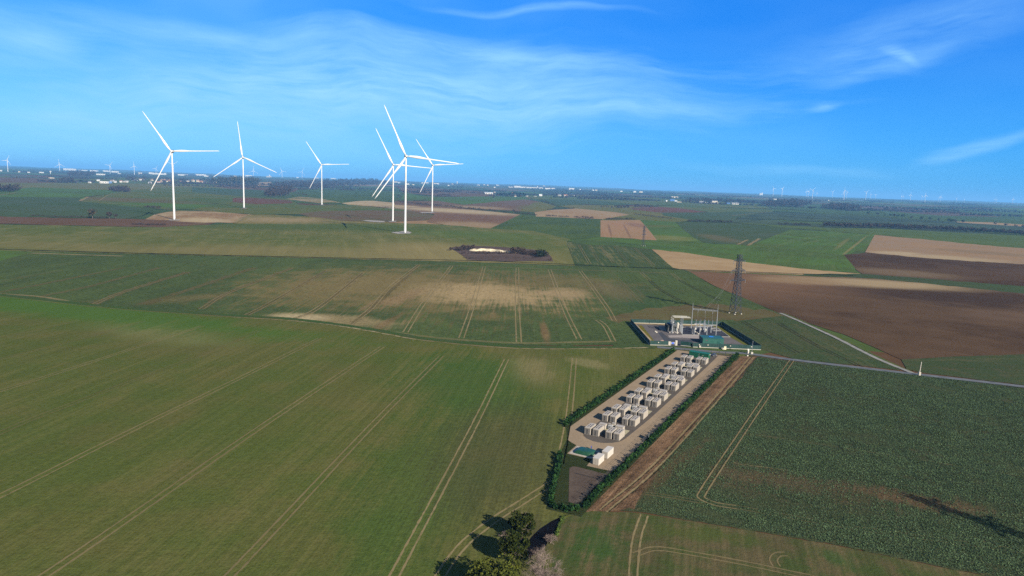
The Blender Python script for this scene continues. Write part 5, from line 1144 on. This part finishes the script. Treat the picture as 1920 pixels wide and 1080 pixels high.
def bare_tree(label, loc, h, seed, depth=5, kids=3, spread=.62, stems=5, mat=None, leafy=None, name='bare_tree', cat='bare tree'):
    rnd = random.Random(seed); t = thing(name, label, cat, loc); b = MB(); tips = []
    b.tube([(0, 0, -.1), (0, 0, h*.12)], [.22, .18], 7); tr = b.build('trunk', BARK, t); c = MB()
    for k in range(stems):
        a = k*6.28/stems+rnd.uniform(-.3, .3); limb(c, Vector((0, 0, h*.08)), Vector((math.cos(a)*.75, math.sin(a)*.75, 1)), h*.34, .10, depth, rnd, spread, kids, tips)
    c.build('crown', mat or TWIG, t)
    if leafy: np_quads('leaves', cards(np.vstack([blob(tuple(q), (.5, .5, .4), 14, .2) for q in tips]), .3), leafy, t)
    return t
g = G(980, 1012); leafy_tree('dark olive ivy-clad rounded tree at the bottom, farther of the dark pair', (g[0], g[1], 0), 7.0, 3.2, IVY, 3, n=6400, cz=.56)
g = G(962, 1058); leafy_tree('dark olive rounded tree at the bottom, between the yellow-green tree and the other dark one', (g[0], g[1], 0), 7.4, 3.3, IVY, 8, n=6400, cz=.55)
g = G(928, 1130); leafy_tree('yellow-green leafy tree cut off by the bottom edge of the photo', (g[0], g[1], 0), 9.2, 5.4, YGL, 11, n=10500, clumps=60, cz=.52)
g = G(1018, 1080); bare_tree('bare grey-brown tree at the bottom edge, beside the dark hollow', (g[0], g[1], 0), 6.0, 21, 4, 4, .7, 6)
g = G(1010, 1120); bare_tree('bare grey tree at the very bottom edge behind the yellow-green tree', (g[0], g[1], 0), 6.5, 27, 4, 4, .7, 5)
g = G(1032, 1018); bare_tree('small pale leafless shrub growing out of the dark hollow', (g[0], g[1], 0), 2.6, 23, 3, 4, .8, 6, None, None, 'bare_shrub', 'shrub')
g = G(948, 1010); bare_tree('low grey leafless shrub left of the dark trees', (g[0], g[1], 0), 2.4, 25, 3, 4, .8, 6, None, None, 'bare_shrub', 'shrub')
# the dark hollow: flat sheet, earth and shade both in its colour; grassy lip
HOL = mat_plain('dark_earth_and_shade', (0.006, 0.006, 0.009), 1, var=.4, scale=.4, spec=0)
def hollow():
    edge = [(1074, 961), (1052, 971), (1044, 990), (1040, 1004), (1028, 1012), (1024, 1024), (1012, 1034), (992, 1046), (984, 1040), (987, 1020), (996, 1008), (1012, 992), (1034, 977), (1055, 967)]
    W_ = [G2(*q) for q in edge]; c = np.mean(W_, axis=0); b = MB(); n = len(W_)
    W_ = [q+rng.normal(size=2)*.12 for q in W_]
    b.add([(q[0], q[1], .05) for q in W_], [tuple(range(n))]); o = b.build('hollow', HOL); tag(o, kind='structure')
    if o.data.polygons[0].normal.z < 0: o.data.flip_normals()
hollow()
GT = mat_leaf('fresh_grass_blades', (0.085, 0.13, 0.03), (0.06, 0.10, 0.025), 1.0, (0.12, 0.15, 0.05), 3)
P_ = []
for q in np.linspace(0, 1, 90):
    g = G(1056-14*q+rng.normal()*1.5, 970+36*q); P_.append(blob((g[0], g[1], .25), (.3, .3, .3), 16, 0))
tag(np_quads('grass', cards(np.vstack(P_), .22), GT), kind='stuff', cat='grass', label='fresh green grass on the lip of the dark hollow')

def winter_crowns(name, px_pts, hpx, mat, per=42, rel=.42, parent=None, squash=1.0, minm=1.5):
    """many leafless crowns as one mass; px_pts are photo places of the trunks"""
    C = []; SZ = []; TR = MB(); o = None
    for (x, y), hp in zip(px_pts, hpx):
        g = G(x, y); h = max(hp*px2m(g), minm)
        if o is None: o = np.array([g[0], g[1], g[2]])
        r_ = h*rel*rng.uniform(.8, 1.25); q = g-o
        C.append(blob((q[0], q[1], q[2]+h*.58), (r_*squash, r_*squash, h*.45), per, .35)); SZ.append(np.full(per, h*.17))
        TR.tube([(q[0], q[1], q[2]-1), (q[0], q[1], q[2]+h*.5)], [h*.028, h*.018], 4)
    return np.vstack(C), np.concatenate(SZ), TR, o
def poly_pts(poly, n):
    p = np.array(poly, float); out = []
    lo, hi = p.min(0), p.max(0)
    while len(out) < n:
        q = rng.uniform(lo, hi, (n*2, 2)); m_ = inside(p, q[:, 0], q[:, 1]); out += [tuple(a) for a in q[m_]]
    return out[:n]
def wood(label, poly, hp, n, mat, kind='stuff'):
    pts = poly_pts(poly, n); C, SZ, TR, o = winter_crowns('wood', pts, hp*rng.uniform(.75, 1.2, n), mat)
    t = thing('wood', label, 'wood', o); tag(t, kind='stuff'); f = np_quads('crowns', cards(C, SZ), mat, t); k = TR.build('trunks', BARK, t)
    tag(f, kind='stuff'); tag(k, kind='stuff')
def hedgerow(label, pts, hp, mat=WINTER, name='hedgerow', dens=1.0, group='hedgerows between the far fields'):
    L = smooth_line(pts, 1.2); L = L[::max(1, int(round(1/dens)))]; P_ = [tuple(q+np.array([rng.normal()*.5, rng.normal()*.25])) for q in L]
    C, SZ, TR, o = winter_crowns('h', P_, hp*rng.uniform(.45, 1.15, len(P_)), mat, 34, .55, None, 1.0, .8)
    tag(np_quads(name, cards(C, SZ), mat, None, o), label, 'hedgerow', group)
def far_tree(label, x, y, hp, mat, rel=.5, per=110, group=None, name='tree'):
    g = G(x, y); h = hp*px2m(g); r_ = h*rel; t = thing(name, label, 'tree', g, 0, group); b = MB(); b.tube([(0, 0, -1), (0, 0, h*.3), (h*.03, 0, h*.6)], [h*.035, h*.028, h*.018], 5)
    for k in range(4): b.tube([(0, 0, h*.3), (math.cos(k*1.6)*r_*.5, math.sin(k*1.6)*r_*.5, h*.62)], [h*.02, h*.008], 4)
    b.build('trunk', BARK, t); C = []
    for k in range(9):
        d = rng.normal(size=3); d /= np.linalg.norm(d); s = r_*rng.uniform(.3, .5); C.append(blob((d[0]*r_*.55, d[1]*r_*.55, h*.62+d[2]*h*.22), (s, s, s*.8), per//9, .3))
    np_quads('crown', cards(np.vstack(C), h*.12), mat, t)
wood('long dark leafless wood on the horizon behind the lone turbine', [(508, 347), (560, 344), (620, 341.5), (690, 340), (738, 346), (690, 348.5), (605, 354), (545, 352.5), (505, 351)], 6.5, 420, WINTER)
wood('dark rounded leafless wood standing forward of the long wood', [(497, 368.5), (500, 362), (515, 356), (548, 355), (549, 360), (535, 369.5), (515, 370)], 9, 150, WINTER)
wood('dense dark leafless thicket in front of the white village houses', [(205, 358), (212, 354), (240, 356), (245, 361), (225, 362)], 7, 70, WINTER)
wood('pale brown poplar belt at the right end of the village', [(398, 344.5), (440, 342.5), (486, 344), (484, 347), (440, 346), (400, 346.5)], 11, 110, WINTER_G)
wood('low brown wood behind the far left fields', [(126, 332), (132, 327), (178, 327.5), (182, 330), (160, 333)], 7, 70, WINTER)
wood('bare brown thicket left of the round evergreen tree', [(113, 342.5), (120, 339.5), (136, 341), (137, 343.5)], 8, 26, WINTER)
wood('belt of brown trees among the village houses', [(246, 341), (300, 343.5), (340, 347), (400, 346), (395, 340), (330, 338), (260, 335), (225, 334.5)], 5.5, 90, WINTER)
wood('brown leafless wood on the right, left half of the skyline woods', [(1425, 385.5), (1445, 381), (1500, 381), (1528, 385), (1495, 389), (1450, 389)], 9, 120, WINTER)
wood('brown leafless wood on the right, above the row of small trees', [(1540, 391), (1570, 387), (1612, 391), (1616, 397), (1595, 397), (1560, 394)], 8.5, 90, WINTER)
wood('dark brown trees around the far farm with blue roofs', [(1278, 380.5), (1300, 376), (1330, 375.5), (1420, 382), (1415, 384), (1350, 380), (1305, 381)], 7, 80, WINTER)
wood('thin belt of far trees below the pale town in the centre', [(1000, 361), (1070, 358.5), (1140, 362.5), (1138, 364.5), (1070, 362)], 3.6, 90, WINTER)
wood('dark trees and garden evergreens around the central farmhouses', [(928, 367.5), (965, 364.5), (986, 367), (985, 368.5), (950, 368.5)], 5.5, 46, EVERG)
wood('thin line of brown scrub on the reddish far field', [(1120, 389), (1200, 385.5), (1242, 388), (1200, 390), (1150, 391)], 4, 60, WINTER)
wood('far brown woods across the plain on the right', [(1640, 393), (1760, 397), (1920, 406), (1920, 409), (1800, 403), (1660, 397)], 3.0, 110, WINTER)
HR = [('low dark hedgerow leading right from the base of the rightmost large turbine', [(745, 378), (780, 383), (850, 389.5), (934, 397.5)], 4.2), ('dark hedge fragment just left of the small round bush', [(938, 398), (953, 399.5)], 3.6), ('dark hedge running right from the small round bush', [(966, 400), (1006, 403.8)], 3.4),
      ('short dark hedge on the near side of the pale hill field, leftmost of three', [(1024, 406), (1044, 406.3)], 3.6), ('short dark hedge on the near side of the pale hill field, middle one', [(1047, 407), (1066, 407.4)], 3.6), ('short dark hedge with pale trees, rightmost beside the pale hill field', [(1079, 408.5), (1112, 410)], 4.4),
      ('dark hedge along the far edge of the square bare field', [(1136, 412.3), (1190, 412)], 4.2), ('dark hedge slanting right beyond the square bare field', [(1188, 402), (1228, 407), (1262, 411)], 3), ('dark hedge in the middle of the right-hand green fields', [(1290, 415), (1330, 416.5), (1372, 417.5)], 4.2),
      ('thin dark hedge left of the long right-hand hedgerow', [(1460, 421.5), (1519, 423)], 4.6), ('long tall dark hedgerow crossing the right side of the view', [(1545, 424.5), (1580, 426), (1640, 427), (1700, 429), (1760, 431), (1820, 434.5), (1920, 440.5), (1990, 445)], 8.5),
      ('low scrub along the far edge of the brown field at the left', [(60, 405), (110, 407), (150, 407.5), (200, 409)], 3), ('straggling low scrub in front of the brown field at the left', [(246, 421), (275, 422.3), (310, 422.5)], 4), ('dark bushes on the track near the turbine shadow', [(270, 389), (285, 390.5), (300, 391)], 5),
      ('short dark hedge end below the forward wood', [(555, 362.5), (566, 365), (577, 367.5)], 3), ('low dark hedge behind the twin turbines', [(706, 390), (722, 389.5), (740, 390.5)], 2.6), ('dark hedge left of the rightmost large turbine', [(776, 378), (800, 375.3)], 2.6),
      ('low bushes beyond the bright strip behind the rightmost large turbine', [(818, 369), (832, 367.5), (846, 369)], 4.4), ('dark hedge on the skyline of the round olive hill', [(1014, 378.5), (1026, 381), (1043, 387)], 3.4), ('thin hedge along the top edge of the pale hill field', [(1026, 394), (1050, 392), (1078, 391)], 2.4),
      ('dark hedge in the middle of the far right green plain', [(1440, 391), (1480, 393.5), (1530, 397.5)], 2), ('long thin hedge below the row of small trees', [(1560, 402), (1640, 406.5), (1720, 412), (1800, 417)], 1.9), ('low brown scrub on the far edge of the left mauve field', [(20, 333.5), (60, 334), (110, 337.5)], 3), ('thin hedge below the first skyline wood', [(560, 357), (620, 352.5), (656, 354)], 2.6)]
for lab, pts, hp in HR: hedgerow(lab, pts, hp)
hedgerow('dense brown scrub at the far left edge of the view', [(-60, 358), (0, 359), (20, 359), (33, 357.5)], 13, WINTER, 'thicket')
far_tree('large spreading leafless tree at the front edge of the far left crop', 173.6, 409, 17.5, WINTER_G, .6, 200); far_tree('brown bush beside the pale trunked tree at the left', 205, 409.3, 13, WINTER, .62, 150); far_tree('thin brown bush on the brown field edge, right of a similar bush', 217, 409.6, 10, WINTER, .5, 90)
far_tree('round dark evergreen tree standing alone left of the village', 152.5, 343.8, 7.2, EVERG, .72, 150); far_tree('tall dark conifer above the village roofs', 382.5, 341.5, 9, EVERG, .3, 90, None, 'conifer'); far_tree('small round bush among the hedges right of the turbines', 963, 399.3, 7, WINTER, .62, 90)
far_tree('round bush on the slope between the two close turbines', 747.5, 370.5, 6, WINTER, .66, 90); far_tree('dark pair of trees in front of the central farm hedge', 926, 373, 6, WINTER, .62, 110); far_tree('dark round tree left of the central farmhouse', 932.5, 367.5, 6, EVERG, .55, 90); far_tree('dark round tree right of the central farmhouse', 971, 367.3, 6.5, EVERG, .55, 90)
far_tree('dark tree beside the white cottage right of the central farm', 1003, 367.4, 5.6, WINTER, .6, 90); far_tree('dark tree between the white and the orange roofed cottages', 1035.5, 367, 4.6, EVERG, .6, 80); far_tree('lone bush on the right-hand central green plain', 1160, 371.5, 4, WINTER, .8, 80); far_tree('dark tree between the pale town and the central farm', 898, 361.5, 5, WINTER, .5, 70)
ROW = [(1495, 391.5, 6), (1520, 393, 5.5), (1628, 403.5, 7.5), (1645.6, 404.5, 7), (1659.4, 405.5, 4), (1669.5, 407, 6.5), (1675.6, 407.5, 7.5), (1683, 408, 6.5), (1692.5, 408.5, 7), (1708.5, 411, 6.5), (1728, 413, 7.5), (1744, 414, 7.5), (1760, 415, 6.5), (1779, 417, 7.5), (1785, 417.5, 7), (1791, 418, 7.5), (1805.6, 419, 7.5), (1866, 422, 7), (1885.5, 424.5, 7), (1904, 427, 6.5), (1917.5, 429, 9)]
for i, (x, y, hp) in enumerate(ROW): far_tree(f'small round tree in the row above the long right-hand hedgerow, {ORD[i]} from the left', x, y, hp, EVERG if i % 3 else WINTER, .58, 100, 'row of small trees on the right')

# the scrubby chalk pit
def pit():
    pts = [(843, 465.5), (852, 463), (880, 461), (940, 463), (985, 467), (1022, 470), (1034, 482), (1037, 490), (1000, 489.5), (960, 490.5), (900, 488.5), (876, 487), (868, 480), (855, 471)]
    tag(sheet('pit_floor', [G2(*q) for q in pts], fld((0.095, 0.068, 0.062), (0.075, 0.055, 0.048), dry=(0.13, 0.10, 0.08), dryk=.6, rows=((870, 478), (1020, 484)), big=.03, bump=1, speck=.3, speckk=.6), .14))
    b = MB(); base = [(880, 470.6, 1.6), (886, 471.0, 3.6), (893, 471.2, 3.0), (901, 471.4, 4.4), (910, 471.2, 3.8), (919, 472.0, 4.2), (928, 472.0, 3.0), (936, 473.0, 3.4), (944, 473.2, 1.8), (951, 474.3, 2.8), (958, 474.2, 1.5), (963, 474.8, 2.4), (970, 474.6, .6)]; V = []
    for x, y, hp in base:
        g = G(x, y); k = px2m(g); V += [(g[0], g[1], 0), (g[0]+rng.normal()*.6, g[1]+4+rng.normal(), hp*k*.6), (g[0], g[1]+9, hp*k*1.0), (g[0], g[1]+22, 0)]
    F = []
    for i in range(len(base)-1):
        for j in range(3): F.append((i*4+j, i*4+4+j, i*4+5+j, i*4+1+j))
    b.add(V, F); tag(b.build('chalk_face', mat_plain('chalk', (0.60, 0.52, 0.36), .95, var=.45, scale=.12)), 'cream white chalk bank in the scrubby pit in mid view', 'chalk bank')
    def bush(label, x0, x1, y, hp, mat, n): 
        P_ = [(rng.uniform(x0, x1), y+rng.normal()*.6) for _ in range(n)]; C, SZ, TR, o = winter_crowns('b', P_, hp*rng.uniform(.7, 1.2, n), mat, 60, .5)
        tag(np_quads('bush', cards(C, SZ*.75), mat, None, o), label, 'bush', 'bushes in the chalk pit')
    bush('brown bushes above the left end of the chalk bank', 864, 890, 468.5, 9, SCRUB, 20); bush('olive brown bush at the right end of the chalk bank', 956, 984, 474.5, 11, SCRUB, 20); bush('dark evergreen clump at the right end of the pit', 1009, 1028, 481.5, 12, EVERG, 16)
    bush('small round brown bush at the right tip of the pit', 1026, 1034, 487.5, 5, SCRUB, 4); bush('brown scrub at the left tip of the pit', 844, 866, 469.5, 6, SCRUB, 20); bush('dark brown scrub line below the chalk bank', 866, 985, 475.8, 4.6, SCRUB, 70); bush('reddish scrub between chalk bank and evergreen clump', 983, 1012, 477.5, 8, SCRUB, 30); bush('dark low clump on the near left edge of the pit', 868, 892, 485, 3, EVERG, 8)
    bush('low dark brambles scattered on the pit floor', 890, 1016, 484.5, 2.6, SCRUB, 34)
pit()

# ------------------------------------------------------------------ houses, barns and the far town
WALLW = mat_plain('render_white', (0.62, 0.60, 0.56), .8, var=.05); WALLC = mat_plain('render_cream', (0.58, 0.50, 0.38), .8); ROOFR = mat_plain('roof_tile_orange', (0.34, 0.15, 0.09), .85, var=.2); ROOFB = mat_plain('roof_brown', (0.20, 0.11, 0.085), .85, var=.2)
ROOFG = mat_plain('roof_grey', (0.24, 0.24, 0.26), .7); ROOFBL = mat_plain('roof_blue', (0.06, 0.16, 0.42), .6); ROOFW = mat_plain('roof_white', (0.55, 0.57, 0.59), .5); WIN = mat_plain('window_dark', (0.02, 0.025, 0.03), .2, spec=.6)
def house(label, x, y, wpx, hpx, wall=WALLW, roof=ROOFB, rz=None, flat=False, name='house', cat='house', group='village houses', depth=.65, boost=1.0):
    g = G(x, y); k = px2m(g); w, h = wpx*k, hpx*k*boost; d = max(w*depth if not flat else min(w*.5, 60), 6); rz = rng.uniform(-.5, .5) if rz is None else rz
    t = thing(name, label, cat, g, rz, group); wh = h*(.58 if not flat else .92); MB().box((0, 0, wh/2-.5), (w, d, wh+1)).build('wall', wall, t); b = MB()
    if flat: b.box((0, 0, wh+h*.04), (w*1.02, d*1.02, h*.08))
    else:
        o = .06*w; b.add([(-w/2-o, -d/2-o, wh), (w/2+o, -d/2-o, wh), (w/2+o, d/2+o, wh), (-w/2-o, d/2+o, wh), (-w/2-o, 0, h), (w/2+o, 0, h)], [(0, 1, 5, 4), (2, 3, 4, 5), (0, 4, 3), (1, 2, 5), (0, 3, 2, 1)])
    ro = b.build('roof', roof, t)
    if not flat: MB().box((w*.25, 0, h), (w*.07, w*.07, h*.22)).build('chimney', wall, ro)
    v = MB(); n = 3 if not flat else max(3, int(w/14))
    for i in range(n): v.box((-w/2+w*(i+.5)/n, -d/2-.06, wh*.5), (w/n*.35, .2, wh*.35))
    v.build('window', WIN, t)
    return t
VIL = [(168, 343.3, 5, 3.4, WALLW, ROOFG, 'white cottage alone beside the round evergreen at the village edge'), (184.5, 339.6, 5, 3.6, WALLW, ROOFG, 'white house above the long blue-ended barn'), (211, 340, 7, 3, WALLW, ROOFB, 'white house behind the blue end of the long barn'), (216.5, 342.4, 4.5, 3.4, WALLW, ROOFG, 'white gabled house right of the long barn'),
       (227, 342, 4.5, 4, WALLW, ROOFB, 'tall white gabled house behind the dark thicket'), (234, 342, 5, 3, WALLC, ROOFG, 'cream house behind the right half of the dark thicket'), (238.5, 342, 4.5, 3.4, WALLW, ROOFG, 'white house at the right end of the dark thicket'), (252, 339, 9, 3, WALLW, ROOFG, 'long white house at the back of the village'), (266, 338, 8, 3.2, WALLW, ROOFB, 'white house with brown roof at the back of the village'),
       (281.5, 344, 5.5, 3.4, WALLW, ROOFG, 'white house in front of the brown village roofs, nearest the big blade tip'), (285, 338.8, 4, 3.4, WALLC, ROOFB, 'cream house behind the blade of the left turbine'), (298, 342.8, 9, 3, WALLW, ROOFR, 'low white house with an orange roof left of the tall turbine tower'), (307, 341, 9, 5, WALLC, ROOFB, 'large brown roofed house with a chimney left of the tall turbine tower'), (316, 341.5, 8, 4.4, WALLC, ROOFB, 'brown roofed house just left of the tall turbine tower'),
       (338, 342, 6, 3, WALLC, ROOFB, 'brown roofed house right of the tall turbine tower'), (352, 341, 5, 3.4, WALLC, ROOFG, 'cream house among the trees right of the tall turbine tower'), (362, 340.5, 5, 4.4, WALLC, ROOFB, 'tall cream house below the dark conifer, left side'), (371, 341, 5, 4, WALLC, ROOFB, 'pale house below the dark conifer, right of a tall cream one'), (377, 343, 6, 4, WALLC, ROOFR, 'house with a bright orange roof beside the conifer'), (384.5, 343.2, 4, 4, WALLW, ROOFG, 'narrow white gable under the dark conifer'), (403, 342.5, 6, 3, WALLC, ROOFG, 'pale house half hidden by the poplar belt')]
for x, y, w, h, wl, rf, lab in VIL: house(lab, x, y, w, h, wl, rf)
def barn(label, x, y, w, h, wall=WALLW, roof=ROOFW, group='barns and sheds on the plain', name='barn'): return house(label, x, y, w, h, wall, roof, 0.0, True, name, 'barn', group)
barn('long white walled barn in front of the village', 195.5, 343.8, 13, 4.2, WALLW, ROOFG); barn('blue walled barn adjoining the long white barn', 205.7, 343.6, 7, 3.8, mat_plain('sheet_blue', (0.16, 0.27, 0.50), .5), ROOFG)
barn('small tan barn on the edge of the far left brown field', 96.7, 335, 8, 2.2, WALLC, ROOFR); barn('pale flat barn right of the low brown wood', 189, 328, 13, 2.2); barn('long pale shed of the right-hand farm', 1333, 381.3, 24, 1.6); barn('shed with a blue roof at the right-hand farm', 1339.5, 379.3, 10, 2.8, WALLC, ROOFBL); barn('small bright blue shed right of the long pale shed', 1365, 382.3, 6.5, 2.2, ROOFBL, ROOFBL)
barn('pale peaked shed left of the long pale shed', 1314, 380.8, 9, 3.6, ROOFG, ROOFG); barn('blue roofed barn of the left farm on the right plain', 1260.5, 377, 9, 3.2, ROOFBL, ROOFBL); barn('pale blue barn beside the blue roofed barn', 1267, 377.8, 5, 2.2, ROOFW, ROOFW); barn('low brown walled barn right of the blue roofed barn', 1273, 379.5, 9, 1.4, WALLC, ROOFB); barn('pale flat roofed house above the blue roofed barn', 1264, 370.5, 13, 2.0, WALLC, ROOFW)
for x, y, w, h, wl, rf, lab in [(916, 363.8, 15, 3.4, WALLW, ROOFW, 'long white farmhouse left of the dark evergreens'), (963, 365, 6, 4.4, WALLC, ROOFR, 'pale orange roofed house among the dark evergreens'), (966, 368.4, 4, 3, WALLC, ROOFG, 'small cream house in front of the orange roofed one'), (988, 368.3, 4, 2, WALLC, ROOFG, 'tiny cream cottage right of the dark evergreens'), (1013, 367.6, 6, 3.4, WALLW, ROOFW, 'white gabled cottage between two dark trees'), (1003.5, 368.8, 5, 1.4, WALLC, ROOFG, 'low grey shed left of the white gabled cottage'),
                                (1049, 367.3, 5.5, 2.8, WALLW, ROOFG, 'white cottage left of the orange roofed one'), (1060, 367.8, 6.5, 3, WALLC, ROOFR, 'cottage with a bright orange roof on the central plain'), (1070.3, 367.9, 2, 1.6, WALLW, ROOFG, 'tiny white hut right of the orange roofed cottage'), (1077, 367.9, 2.2, 1.6, WALLW, ROOFG, 'tiny white hut, rightmost on the central plain'), (1249.5, 378, 3.2, 2.6, WALLW, ROOFW, 'tiny bright white house left of the blue roofed barn'), (1378, 383.2, 12, 3.4, WALLW, ROOFG, 'bright white gabled farmhouse at the right end of the farm'), (927.5, 361.3, 3, 2, WALLC, ROOFG, 'tiny far house left of the pale town')]:
    house(lab, x, y, w, h, wl, rf, group='farmhouses on the plain')
TOWN = [(2, 321, 3, 2.4), (36, 323, 3, 2), (54, 323.8, 4, 1.6), (78, 324.2, 7, 1.8), (131, 319.3, 20, 3.4), (155, 320.2, 14, 1.6), (176.5, 321.3, 12, 2), (199.5, 321.8, 10, 2.2), (216, 323.3, 11, 2.4), (224, 326.3, 5, 1.4), (263, 326.5, 6, 3), (283, 326.3, 6, 3), (291, 326.8, 9, 2.6), (302, 327.5, 10, 2.6), (310, 327.7, 3, 3.2), (341, 329, 12, 2.2), (350, 329.2, 5, 2), (377, 329.8, 16, 3), (386, 331, 8, 1.8), (441, 331.5, 5, 2), (463, 331.3, 5, 3.2), (467.5, 331, 9, 2.6),
        (504, 332.3, 8, 2), (505.5, 331.8, 2, 4), (558, 333.5, 4, 1.6), (595, 334.7, 5, 1.6), (625, 335.5, 9, 1.6), (675, 337, 4, 1.6), (698.5, 338, 3, 3.2), (708, 339.5, 4, 1.6), (718, 340.5, 3, 1.6), (742, 342.8, 5, 2.6), (748, 343.3, 5, 1.8), (765, 346, 5, 1.8), (775, 347, 4, 1.6), (791.8, 344, 3.6, 2), (801, 344.2, 6.5, 2.2), (816, 344.8, 5, 1.6), (821, 345.3, 4, 1.8), (841, 348.4, 3, 1.6), (848, 345.7, 4, 1.4),
        (897, 347.8, 5, 1.6), (908, 347.6, 3, 1.8), (914.7, 348, 2.4, 2), (927.5, 352, 3, 1.6), (933, 348, 5, 1.4), (958, 351.7, 9, 1.8), (970, 351.8, 12, 3.2), (981, 352.4, 12, 2.2), (993, 352.9, 13, 2.2), (1004, 353.3, 9, 2), (1014, 353.7, 9, 2), (1020, 348.9, 4, 1.4), (1027, 354.6, 10, 2.2), (1037, 354.6, 7, 2.0), (1071.5, 356, 10, 3.4), (1088, 356.5, 3, 2), (1112, 357.5, 4, 1.6), (1118, 357.3, 4, 1.8), (1165, 359.6, 4, 1.8), (1190, 360.6, 5, 2.2), (1201.5, 361, 6, 2.2), (1453, 374, 5, 1.2), (1554, 376, 6, 1.2)]
for i, (x, y, w, h) in enumerate(TOWN):
    near = 'on the far left horizon' if x < 130 else ('on the skyline left of the tall left turbine' if x < 325 else ('on the skyline between the two leftmost large turbines' if x < 456 else ('on the skyline above the dark woods' if x < 735 else ('on the skyline near the rightmost large turbines' if x < 860 else ('in the pale town on the central skyline' if x < 1045 else 'on the central and right plain near the horizon')))))
    house(f'tiny pale building {near}', x, y, w, h, WALLC if i % 3 == 1 and w < 9 else WALLW, ROOFR if 1022 < x < 1040 else (ROOFG if i % 3 == 1 else ROOFW), 0.0, True, 'far_building', 'building', f'far buildings {near}')
def tower(label, x, y, wpx, hpx, kind):
    g = G(x, y); k = px2m(g); h, w = hpx*k, wpx*k; t = thing(kind, label, kind.replace('_', ' '), g)
    if kind == 'water_tower':
        MB().tube([(0, 0, -2), (0, 0, h*.55)], [w*.22, w*.16], 10).build('shaft', WALLW, t); MB().tube([(0, 0, h*.5), (0, 0, h*.68), (0, 0, h*.95), (0, 0, h)], [w*.18, w*.5, w*.5, w*.3], 14).build('tank', WALLW, t)
    elif kind == 'chimney': MB().tube([(0, 0, -2), (0, 0, h)], [w*.5, w*.35], 10).build('shaft', WALLW, t)
    else:
        for q in (-.55, 0, .55): MB().tube([(q*w*.6, 0, -2), (q*w*.6, 0, h*.75)], w*.2, 12).build('cylinder', WALLW, t)
        MB().box((w*.5, 0, h*.5), (w*.22, w*.3, h)).build('lift_shaft', WALLW, t)
tower('white water tower on the central skyline, left of the pale town', 857, 345.3, 3, 4.6, 'water_tower'); tower('small white water tower left of the low brown wood', 94.7, 325, 3, 4.4, 'water_tower'); tower('slim white chimney rising from the pale central town', 1007.5, 353.4, 1.3, 5, 'chimney'); tower('pale grain silo with a lift shaft on the right skyline', 1426.3, 365.8, 5.5, 5, 'grain_silo')

# far belts of trees all over the plain, too many and small to tell apart
C = []; SZ = []
for _ in range(230):
    D = 4200*math.exp(rng.uniform(0, 1.35)); a = rng.uniform(-.62, .62); L = rng.uniform(80, 520); h = rng.uniform(7, 13); ang = rng.normal()*.5; n = int(L/9)
    for i in range(n):
        x = D*math.sin(a)+math.cos(ang)*(i-n/2)*9+rng.normal()*6; y = D*math.cos(a)+math.sin(ang)*(i-n/2)*9+rng.normal()*6; hh = h*rng.uniform(.6, 1.2)
        C.append(blob((x, y, terrain(x, y)+hh*.5), (5.5, 5.5, hh*.5), 12, .3)); SZ.append(np.full(12, 5.0))
tag(np_quads('far_woodland', cards(np.vstack(C), np.concatenate(SZ)), WINTER), 'thin belts of leafless trees scattered over the far plain', 'woodland', kind='stuff')

# ------------------------------------------------------------------ the air
def haze():
    mt, k, out = newmat('haze'); v = k.node('ShaderNodeVolumePrincipled'); v.inputs['Color'].default_value = HAZE_COLOR; v.inputs['Density'].default_value = HAZE_DENSITY; v.inputs['Anisotropy'].default_value = 0.0
    k.l.new(v.outputs[0], out.inputs['Volume']); b = MB(); b.box((0, 0, 120), (90000, 90000, 290)); o = b.build('haze', mt); o['kind'] = 'stuff'; o['label'] = 'thin blue haze over the plain'; o['category'] = 'haze'
haze()
